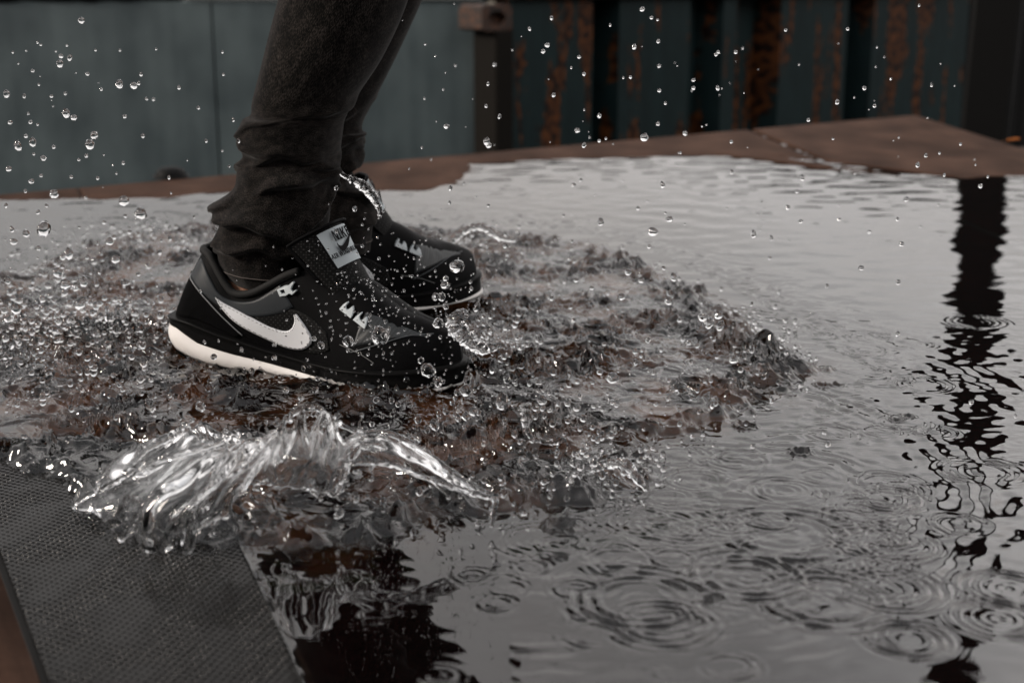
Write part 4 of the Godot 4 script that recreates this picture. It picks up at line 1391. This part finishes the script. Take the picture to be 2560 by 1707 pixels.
func build_splash() -> void:
	var fan := root_node("splash_sheet")
	tag(fan, "clear curling sheet of water thrown up over the wet dimpled board", "splash")
	water_sheet(fan, "sheet", [px_row([[178, 1262, 1.03], [262, 1316, 0.995], [330, 1356, 0.965], [390, 1378, 0.95], [446, 1382, 0.945], [500, 1330, 0.95], [570, 1300, 0.96]]), px_row([[245, 1205, 1.03], [310, 1235, 0.985], [372, 1270, 0.95], [430, 1290, 0.93], [490, 1280, 0.93], [548, 1250, 0.94], [610, 1230, 0.95]]), px_row([[330, 1150, 1.04], [390, 1165, 1.0], [450, 1185, 0.965], [510, 1190, 0.95], [560, 1180, 0.95], [610, 1165, 0.96], [660, 1160, 0.97]]), px_row([[425, 1090, 1.07], [478, 1082, 1.05], [530, 1110, 1.02], [580, 1105, 1.01], [630, 1098, 1.01], [680, 1080, 1.02], [720, 1075, 1.03]])], 110, 60, 0.0085, 0.0080, 301)
	water_sheet(fan, "sheet", [px_row([[440, 1090, 1.09], [520, 1150, 1.06], [600, 1160, 1.05], [680, 1130, 1.06]]), px_row([[440, 1080, 1.11], [520, 1115, 1.09], [590, 1120, 1.09], [660, 1110, 1.09]]), px_row([[452, 1068, 1.13], [478, 1048, 1.12], [560, 1086, 1.12], [640, 1090, 1.12]])], 60, 26, 0.009, 0.003, 302)
	water_sheet(fan, "sheet", [px_row([[610, 1215, 0.99], [690, 1212, 0.985], [760, 1215, 0.985], [832, 1234, 0.98], [868, 1170, 0.99]]), px_row([[640, 1165, 0.99], [710, 1158, 0.955], [775, 1160, 0.95], [835, 1166, 0.975], [880, 1135, 1.0]]), px_row([[665, 1105, 1.01], [715, 1088, 0.985], [775, 1085, 0.98], [840, 1098, 1.005], [905, 1105, 1.02]]), px_row([[690, 1080, 1.05], [725, 1035, 1.06], [785, 1020, 1.06], [850, 1058, 1.05], [920, 1088, 1.04]])], 80, 44, 0.0028, 0.0040, 303)
	water_sheet(fan, "sheet", [px_row([[850, 1152, 1.0], [940, 1156, 0.99], [1010, 1174, 0.985], [1090, 1206, 0.98], [1160, 1226, 0.98], [1225, 1244, 0.98]]), px_row([[880, 1118, 1.0], [950, 1122, 0.99], [1020, 1145, 0.985], [1095, 1184, 0.98], [1160, 1216, 0.98], [1226, 1240, 0.98]]), px_row([[895, 1092, 1.03], [955, 1086, 1.02], [1025, 1112, 1.01], [1100, 1160, 1.0], [1165, 1204, 0.99], [1227, 1236, 0.98]])], 80, 28, 0.004, 0.0022, 304)
	# rolled rims along the free edges
	var wob := noise(311, 160.0)
	for r in [
		[[[612, 1205, 0.985], [660, 1206, 0.985], [705, 1208, 0.98], [765, 1216, 0.98], [815, 1228, 0.975], [838, 1238, 0.975], [850, 1212, 0.98], [852, 1182, 0.985], [876, 1148, 0.985], [905, 1116, 0.985], [945, 1112, 0.985], [962, 1124, 0.985]], 0.0019],
		[[[860, 1158, 0.985], [940, 1157, 0.98], [990, 1166, 0.98], [1045, 1188, 0.975], [1100, 1206, 0.975], [1160, 1226, 0.975], [1228, 1246, 0.975]], 0.0019],
		[[[690, 1082, 1.05], [706, 1060, 1.055], [730, 1034, 1.06], [780, 1016, 1.06], [815, 1035, 1.055], [850, 1060, 1.05], [900, 1080, 1.04], [960, 1082, 1.02], [1030, 1112, 1.01], [1100, 1160, 1.0], [1170, 1208, 0.985], [1232, 1240, 0.98]], 0.0022],
		[[[178, 1262, 1.028], [215, 1288, 1.01], [262, 1318, 0.993], [330, 1360, 0.963], [390, 1382, 0.948], [446, 1386, 0.943]], 0.0018],
		[[[300, 1350, 0.955], [320, 1330, 0.95], [345, 1285, 0.945], [385, 1230, 0.945], [430, 1190, 0.955], [490, 1150, 0.965], [560, 1125, 0.985], [640, 1100, 1.005]], 0.0021],
		[[[190, 1262, 1.02], [250, 1225, 1.015], [320, 1190, 1.0], [400, 1150, 0.985], [480, 1125, 0.985], [560, 1100, 0.995]], 0.0024],
		[[[240, 1230, 1.02], [320, 1160, 1.04], [390, 1110, 1.06], [450, 1078, 1.08]], 0.003]]:
		put("rim", tube(px_row(r[0]), [r[1], r[1] * 1.2, r[1] * 0.9, r[1] * 1.3, r[1]], 90, 9, 0.35, wob), drop_mat, fan)
	# beads on the crest
	for b in [[780, 1022, 1.05, 13], [795, 1040, 1.045, 12], [812, 1062, 1.04, 15], [806, 1082, 1.035, 11], [832, 1072, 1.04, 9], [480, 1050, 1.12, 12], [455, 1068, 1.11, 9], [640, 1098, 1.1, 12], [614, 1104, 1.1, 10], [352, 1336, 0.94, 9], [245, 1205, 1.0, 13], [340, 1240, 0.95, 11], [645, 1128, 0.99, 10], [520, 1262, 0.93, 12], [505, 1268, 0.93, 10], [1000, 1104, 1.0, 9], [1040, 1096, 1.02, 10], [1060, 1120, 1.0, 8], [1232, 1246, 0.975, 12], [1216, 1260, 0.97, 9], [1228, 1270, 0.97, 10]]:
		var s := put("bead", blob_mesh(int(b[0])), drop_mat, fan)
		s.position = at_depth(b[0], b[1], -b[2])
		s.scale = Vector3.ONE * (b[3] / FOCAL * b[2] * 1.05)
	# strands and fingers torn from the crest and the foot
	for k in 30:
		if k % 2: continue
		var up := k < 17
		var a: Vector3
		if up: a = spline(px_row([[300, 1180, 1.04], [420, 1092, 1.07], [500, 1075, 1.1], [620, 1098, 1.05], [700, 1060, 1.05], [790, 1020, 1.06], [860, 1062, 1.05], [960, 1086, 1.02], [1100, 1160, 1.0], [1220, 1236, 0.985]]), (k + rng.randf()) / 17.0)
		else: a = spline(px_row([[250, 1310, 0.99], [380, 1375, 0.95], [480, 1350, 0.95], [600, 1240, 0.97], [720, 1212, 0.98], [832, 1234, 0.975], [940, 1160, 0.98], [1060, 1194, 0.975], [1220, 1246, 0.975]]), (k - 17 + rng.randf()) / 13.0)
		var reach := rng.randf_range(0.005, 0.018) * (1.0 if up else 0.7)
		var d := Vector3(rng.randf_range(-0.7, 0.9), rng.randf_range(0.4, 1.0) if up else rng.randf_range(-0.9, -0.2), rng.randf_range(-0.4, 0.6)).normalized()
		var b := a + d * reach + Vector3(0.003, -0.002, 0)
		if b.y < 0.002: continue
		var r := rng.randf_range(0.0009, 0.0018)
		put("strand", tube([a - d * 0.003, a + d * reach * 0.4, b, b + d * 0.0022, b + d * 0.004], [r * 1.8, r, r * 0.55, r * 1.5, r * 0.9], 22, 9, 0.25, wob), drop_mat, fan)
	# fingers of water standing up behind the sheet
	var jets := [
		["twisting finger of water with a knob on top, behind the curled sheet", [[1312, 1012, 1.16, 16], [1318, 1040, 1.16, 15], [1316, 1068, 1.16, 10], [1330, 1092, 1.16, 7], [1360, 1104, 1.155, 6], [1388, 1106, 1.15, 9], [1404, 1104, 1.15, 13], [1404, 1130, 1.15, 13], [1398, 1160, 1.15, 9], [1400, 1185, 1.15, 8]]],
		["hooked blob of water with a round head near the splash rim", [[1716, 982, 1.33, 16], [1700, 968, 1.33, 13], [1684, 972, 1.33, 9], [1668, 990, 1.33, 10], [1655, 1008, 1.33, 10], [1650, 1022, 1.33, 8]]],
		["ragged spike of water at the splash edge beside the hooked blob", [[1862, 940, 1.36, 3], [1850, 958, 1.36, 7], [1832, 975, 1.35, 12], [1826, 1000, 1.35, 18], [1820, 1020, 1.35, 20]]],
		["amber lump of water bursting up in front of the near toe", [[1170, 782, 1.36, 9], [1150, 792, 1.36, 20], [1140, 812, 1.355, 24], [1150, 830, 1.35, 22], [1180, 858, 1.345, 18], [1215, 872, 1.34, 14], [1252, 862, 1.34, 8]]],
		["amber roll of water squeezed out along the near sole", [[700, 952, 1.40, 3], [760, 958, 1.395, 7], [830, 956, 1.385, 10], [900, 954, 1.375, 8], [960, 950, 1.37, 11], [1030, 942, 1.365, 9], [1100, 930, 1.365, 12], [1150, 915, 1.37, 6]]],
		["short column of water rising at the foot of the curled sheet", [[1236, 1238, 0.985, 10], [1238, 1262, 0.98, 8], [1232, 1290, 0.98, 9], [1228, 1316, 0.98, 5]]],
		["arched spout of water falling past the far trouser hem", [[835, 420, 1.5, 3], [862, 440, 1.5, 6], [884, 452, 1.5, 9], [905, 462, 1.5, 12], [925, 482, 1.5, 12], [940, 505, 1.5, 9], [950, 530, 1.5, 6], [946, 546, 1.5, 4]]],
		["curling crest of water behind the far toe", [[1120, 612, 1.95, 8], [1140, 590, 1.95, 12], [1165, 575, 1.95, 9], [1200, 566, 1.95, 10], [1235, 582, 1.96, 12], [1262, 596, 1.97, 9], [1290, 600, 1.98, 5]]],
		["lacy crown of water at the lower splash edge", [[1440, 1190, 1.09, 10], [1480, 1170, 1.09, 16], [1520, 1160, 1.085, 12], [1560, 1160, 1.08, 16], [1585, 1185, 1.075, 14], [1610, 1215, 1.07, 9], [1624, 1232, 1.07, 4]]],
		["low roll of water between the finger and the lacy crown", [[1300, 1230, 1.06, 9], [1340, 1215, 1.06, 14], [1380, 1225, 1.06, 10], [1420, 1205, 1.06, 13], [1450, 1190, 1.07, 8]]]]
	var jn := noise(333, 170.0, FastNoiseLite.TYPE_SIMPLEX_SMOOTH, 2)
	for j in jets:
		var path := []
		var rad := []
		for p in j[1]:
			path.append(at_depth(p[0], p[1], -p[2]))
			rad.append(p[3] / FOCAL * p[2])
		var o := put("water_jet", tube(path, rad, 80, 18, 0.45, jn), drop_mat)
		tag(o, j[0], "splash", "jets of water around the feet")

var blobs := {}
func blob_mesh(k: int) -> ArrayMesh:
	# a unit droplet, a little out of round
	k = posmod(k, 6)
	if blobs.has(k): return blobs[k]
	var w := noise(400 + k, 1.0)
	var nu := 22
	var nv := 14
	var st := [Vector3(1, 1, 1), Vector3(0.9, 1.12, 0.95), Vector3(1.12, 0.86, 1.0), Vector3(0.85, 1.2, 0.9), Vector3(1, 1.04, 0.96), Vector3(1.05, 0.95, 1.02)][k] as Vector3
	var F := func(i: int, j: int) -> Vector3:
		var a := TAU * i / nu
		var b := PI * j / (nv - 1)
		var d := Vector3(sin(b) * cos(a), cos(b), sin(b) * sin(a))
		var r := 0.5 * (1.0 + 0.14 * w.get_noise_3dv(d * 1.3) + (0.07 * w.get_noise_3dv(d * 3.0) if k > 2 else 0.0))
		return d * r * st
	blobs[k] = grid(nu, nv, F, true, true)
	return blobs[k]

func build_droplets() -> void:
	# [photo x, photo y, width in photo pixels]
	var list := [[202, 51, 15], [151, 140, 10], [148, 159, 15], [173, 144, 12], [80, 177, 8], [217, 185, 9], [297, 210, 18], [333, 214, 17], [252, 223, 7], [15, 235, 16], [59, 240, 8], [365, 247, 8], [164, 283, 17], [183, 294, 15], [24, 306, 11], [75, 305, 9], [63, 340, 9], [43, 364, 18], [80, 355, 17], [234, 338, 17], [223, 361, 22], [133, 367, 8], [107, 395, 13], [20, 422, 13], [77, 453, 13], [101, 439, 8], [177, 442, 8], [196, 399, 7], [495, 269, 8], [582, 299, 8],
		[134, 485, 20], [309, 502, 24], [350, 533, 28], [108, 572, 32], [64, 583, 17], [33, 604, 16], [171, 634, 22], [155, 643, 17], [144, 681, 24], [162, 710, 24], [208, 704, 22], [188, 717, 19], [199, 758, 28], [310, 706, 18], [288, 648, 20], [272, 603, 20], [94, 530, 9], [259, 556, 10], [312, 540, 10], [323, 580, 11], [18, 701, 16], [38, 771, 24], [375, 1014, 27], [500, 1016, 25], [384, 1038, 14], [174, 931, 14], [28, 573, 12], [95, 620, 12],
		[1143, 666, 35], [1112, 712, 20], [1114, 696, 15], [1089, 742, 19], [1104, 742, 20], [1192, 768, 18], [1114, 767, 14], [869, 853, 27], [802, 863, 19], [784, 846, 13], [1096, 809, 27], [534, 892, 15], [603, 874, 11], [685, 894, 14], [685, 861, 11], [899, 884, 10], [1052, 901, 16], [951, 838, 44], [1070, 926, 36], [1096, 955, 23], [1163, 976, 31], [1228, 970, 36], [1246, 948, 23], [1255, 1003, 34], [788, 974, 19], [714, 974, 17], [886, 522, 13], [947, 646, 9], [1263, 614, 12], [1176, 705, 9], [1178, 721, 10], [510, 855, 9], [869, 877, 9], [920, 886, 9], [1030, 690, 8], [840, 470, 12], [905, 615, 8], [932, 748, 10],
		[1126, 470, 11], [1502, 555, 17], [1633, 579, 23], [1674, 548, 17], [1595, 520, 10], [1657, 462, 11], [1884, 585, 15], [1929, 595, 10], [1571, 680, 17], [1604, 700, 15], [1684, 693, 18], [1555, 742, 18], [1676, 735, 22], [1672, 752, 20], [1757, 792, 24], [1774, 807, 26], [1801, 814, 24], [1797, 788, 20], [1531, 945, 30], [1355, 1000, 25], [1419, 1006, 20], [1376, 1024, 18], [1164, 1040, 22], [1183, 1028, 24], [1085, 1062, 26], [1835, 898, 22], [1261, 892, 16], [1623, 616, 11], [1485, 1014, 15], [1345, 955, 14], [1362, 1040, 12], [1440, 700, 14], [1225, 790, 14],
		[890, 1248, 17], [848, 1284, 22], [840, 1268, 12], [690, 1060, 14], [1145, 1045, 16], [1115, 1030, 16], [930, 1060, 14], [1015, 1085, 16], [995, 1010, 14], [940, 1000, 16], [1300, 1105, 12], [1330, 1100, 14], [1075, 1170, 15], [1210, 1110, 14], [1360, 1205, 16], [1375, 1240, 13], [1320, 1320, 12], [1285, 1260, 12], [1150, 1240, 12], [1180, 1225, 16], [945, 1145, 10], [1500, 930, 16], [1590, 905, 13], [1450, 990, 12], [1530, 1005, 14], [1640, 1010, 12], [1700, 1060, 14], [1790, 1010, 12], [1930, 1000, 13], [2070, 1110, 14], [1345, 900, 12], [1300, 870, 13], [1435, 800, 12], [1510, 860, 12], [1380, 745, 12], [1480, 720, 12], [1700, 800, 13], [1620, 850, 13], [1880, 760, 9],
		[1215, 265, 9], [1217, 353, 17], [1222, 363, 14], [1116, 316, 14], [1368, 113, 12], [1358, 128, 11], [1448, 142, 9], [1324, 72, 9], [1379, 45, 10], [1606, 23, 12], [1629, 44, 9], [1586, 117, 11], [1646, 103, 9], [1734, 200, 9], [1734, 220, 10], [1795, 220, 10], [1796, 130, 8], [1443, 326, 12], [1460, 363, 12], [1611, 343, 20], [1645, 309, 10], [1713, 333, 11], [1460, 185, 9], [1840, 130, 9], [1965, 75, 8], [2094, 255, 11], [2162, 220, 10], [2120, 72, 8], [2295, 412, 11], [2452, 465, 10], [1830, 430, 12], [2006, 444, 13], [1657, 462, 13], [2255, 610, 12], [2154, 670, 13], [2247, 705, 12], [2003, 553, 11], [2174, 580, 10], [2068, 714, 10], [1925, 645, 9], [2245, 835, 12], [2430, 1005, 12], [2540, 1040, 9], [2062, 1080, 12], [1660, 670, 10]]
	var spots := []
	for d in list:
		var z := -rng.randf_range(1.30, 1.50)
		if d[0] > 420 and d[0] < 1220 and d[1] > 380 and d[1] < 985: z = -rng.randf_range(1.17, 1.27)
		if d[1] > 985: z = -minf(-on_ground(d[0], d[1] + 70).z, 1.3) + 0.0
		if d[0] > 1250 and d[1] > 700 and d[1] < 985: z = -rng.randf_range(1.18, 1.30)
		spots.append([d[0], d[1], float(d[2]), z])
	# smaller ones thrown around the feet and over the far water
	while spots.size() < 300:
		var px := 0.0
		var py := 0.0
		var kind := rng.randf()
		if kind < 0.35:
			px = rng.randf_range(1050, 2350); py = 560.0 * pow(rng.randf(), 0.7)
		elif kind < 0.6:
			px = rng.randfn(1200, 260); py = rng.randfn(960, 90)
		elif kind < 0.8:
			px = rng.randfn(180, 170); py = rng.randfn(680, 110)
		else:
			px = rng.randfn(900, 250); py = rng.randfn(1120, 90)
		spots.append([px, py, rng.randf_range(6, 12), -rng.randf_range(1.15, 1.45) if py < 950 else -minf(-on_ground(px, py + 50).z, 1.3)])
	for s in spots:
		var o := put("water_droplet", blob_mesh(rng.randi() % 6), drop_mat)
		var p := at_depth(s[0], s[1], s[3])
		if p.y < 0.004: p.y = 0.004
		o.position = p
		var r: float = s[2] / FOCAL * p.distance_to(EYE)
		o.scale = Vector3(r, r * rng.randf_range(0.95, 1.2), r)
		o.rotation = Vector3(0, rng.randf() * TAU, rng.randf_range(-0.5, 0.5))
		var where := "over the calm puddle"
		if s[1] < 470 and s[0] < 560: where = "in front of the grey container wall"
		elif s[1] < 420 and s[0] > 1000: where = "in front of the teal container"
		elif s[0] < 430: where = "over the surge behind the near heel"
		elif s[0] < 1220 and s[1] < 940 and s[0] > 430: where = "in front of the black shoes"
		elif s[1] > 985 and s[0] < 1280: where = "around the curled sheet of water"
		elif zone(Vector2(on_ground(s[0], s[1]).x, on_ground(s[0], s[1]).z)) < 1.0: where = "over the churned water ahead of the toes"
		tag(o, ("large clear water droplet " if s[2] > 20 else "clear water droplet " if s[2] > 11 else "tiny clear water droplet ") + where, "droplet", "droplets thrown up by the splash")
	# fine spray: too many to count
	var spray := []
	for k in 130:
		var px := rng.randf_range(1000, 2500)
		var py := 620.0 * pow(rng.randf(), 0.8)
		spray.append([at_depth(px, py, -rng.randf_range(1.2, 1.9)), rng.randf_range(0.0005, 0.0014)])
	for k in 420:
		# streaks of drizzle in front of the shoes
		spray.append([at_depth(rng.randfn(960, 140), rng.randfn(780, 110), -rng.randf_range(1.12, 1.25)), rng.randf_range(0.0004, 0.0011)])
	for k in 60:
		spray.append([at_depth(rng.randf_range(0, 620), rng.randf_range(100, 700), -rng.randf_range(1.2, 1.7)), rng.randf_range(0.0006, 0.0018)])
	for k in 6500:
		# boiling over the churned water
		var q := Vector2(rng.randf_range(-0.75, 0.34), rng.randf_range(-2.1, -0.95))
		var zr := zone(q)
		if zr > 1.03: continue
		var dens := 0.13 + 1.1 * exp(-((q.x + 0.55) * (q.x + 0.55) / 0.05 + (q.y + 1.50) * (q.y + 1.50) / 0.02)) + 0.7 * exp(-((q.x - 0.0) * (q.x - 0.0) / 0.012 + (q.y + 1.36) * (q.y + 1.36) / 0.016))
		dens += 0.5 * smoothstep(0.90, 0.97, zr)
		dens += 0.35 * smoothstep(0.1, 0.5, n_low.get_noise_2d(q.x * 9.0, q.y * 9.0))
		if rng.randf() > dens: continue
		var r := 0.0007 + 0.0022 * pow(rng.randf(), 2.5)
		spray.append([Vector3(q.x, water_at(q.x, q.y) + r * 0.6 + 0.012 * pow(rng.randf(), 4.0), q.y), r])
	# froth: the surge behind the heel, the burst ahead of the toe, the rims
	for f in [[170, 850, 170, 60, 1700, 0.0036, 0.035], [330, 610, 120, 20, 420, 0.0030, 0.02], [1235, 880, 60, 40, 260, 0.0034, 0.03], [1300, 1050, 240, 80, 420, 0.0032, 0.02], [1500, 1190, 80, 30, 220, 0.0030, 0.02], [150, 1010, 150, 45, 200, 0.0030, 0.015], [1850, 880, 90, 60, 160, 0.0028, 0.015], [1130, 1240, 120, 40, 160, 0.0022, 0.012], [1190, 640, 90, 30, 160, 0.0030, 0.02]]:
		for k in f[4]:
			var g := on_ground(rng.randfn(f[0], f[2]), rng.randfn(f[1], f[3]))
			if g.z < -2.4 or g.x < -0.9 or g.z > -0.95: continue
			var r: float = 0.0006 + f[5] * pow(rng.randf(), 3.0)
			spray.append([Vector3(g.x, maxf(water_at(g.x, g.z), 0.0) + r * 0.5 + f[6] * pow(rng.randf(), 3.0), g.z), r])
	var mm := MultiMesh.new()
	mm.transform_format = MultiMesh.TRANSFORM_3D
	var bead := blob_small()
	mm.mesh = bead
	mm.instance_count = spray.size()
	for k in spray.size():
		var r: float = spray[k][1] * 2.0
		var b := Basis.from_euler(Vector3(rng.randf() * 0.6, rng.randf() * TAU, rng.randf_range(-0.6, 0.6))).scaled(Vector3(r, r * rng.randf_range(0.8, 1.5), r))
		mm.set_instance_transform(k, Transform3D(b, spray[k][0]))
	var mi := MultiMeshInstance3D.new()
	mi.name = "spray"
	mi.multimesh = mm
	mi.material_override = drop_mat
	add_child(mi)
	tag(mi, "fine spray of tiny water beads over the churned puddle", "spray", "", "stuff")
	print("spray ", spray.size())

func blob_small() -> ArrayMesh:
	var F := func(i: int, j: int) -> Vector3:
		var a := TAU * i / 10
		var b := PI * j / 7
		return Vector3(sin(b) * cos(a), cos(b), sin(b) * sin(a)) * 0.5
	return grid(10, 8, F, true, true)

func build_small_things() -> void:
	# black rubber cap standing at the back edge
	var p := on_ground(424, 448)
	var path := []
	var knob := root_node("rubber_buffer", Vector3(p.x, 0.004, p.z - 0.01))
	tag(knob, "small black rubber buffer on the back edge of the deck", "buffer")
	var prof := [Vector2(0.030, 0), Vector2(0.032, 0.004), Vector2(0.028, 0.012), Vector2(0.020, 0.018), Vector2(0.008, 0.020), Vector2(0.0001, 0.020)]
	var L := func(i: int, j: int) -> Vector3:
		var q: Vector2 = prof[j]
		return Vector3(q.x * cos(TAU * i / 20), q.y, q.x * sin(TAU * i / 20))
	put("cap", grid(20, 6, L, true, true), plain(lin(0.004, 0.004, 0.004), 0.6), knob)
	var L2 := func(i: int, j: int) -> Vector3: return Vector3([0.036, 0.037, 0.03][j] * cos(TAU * i / 20), [-0.002, 0.002, 0.003][j], [0.036, 0.037, 0.03][j] * sin(TAU * i / 20))
	put("flange", grid(20, 3, L2, true, true), plain(lin(0.006, 0.006, 0.006), 0.6), knob)
	# orange leaf on the far corner edge
	var lp := on_ground(2534, 356, 0.006)
	var leaf := root_node("fallen_leaf", Vector3(lp.x, 0.006, lp.z))
	leaf.scale = Vector3.ONE * 0.5
	tag(leaf, "small orange fallen leaf lying on the deck edge by the mast", "leaf")
	var LF := func(i: int, j: int) -> Vector3:
		var u := i / 10.0
		var w := 0.016 * sin(PI * pow(u, 0.8)) * (1.0 + 0.25 * sin(u * 19.0))
		var s := j / 4.0 * 2.0 - 1.0
		return Vector3(-0.03 + 0.06 * u, 0.004 + 0.012 * absf(s) + 0.008 * u * u, w * s)
	put("blade", grid(11, 5, LF), plain(lin(0.42, 0.13, 0.02), 0.6), leaf)
	put("stalk", tube([Vector3(-0.03, 0.005, 0), Vector3(-0.045, 0.008, 0.004), Vector3(-0.06, 0.004, 0.006)], [0.0012, 0.001], 10, 6), plain(lin(0.15, 0.06, 0.02), 0.7), leaf)
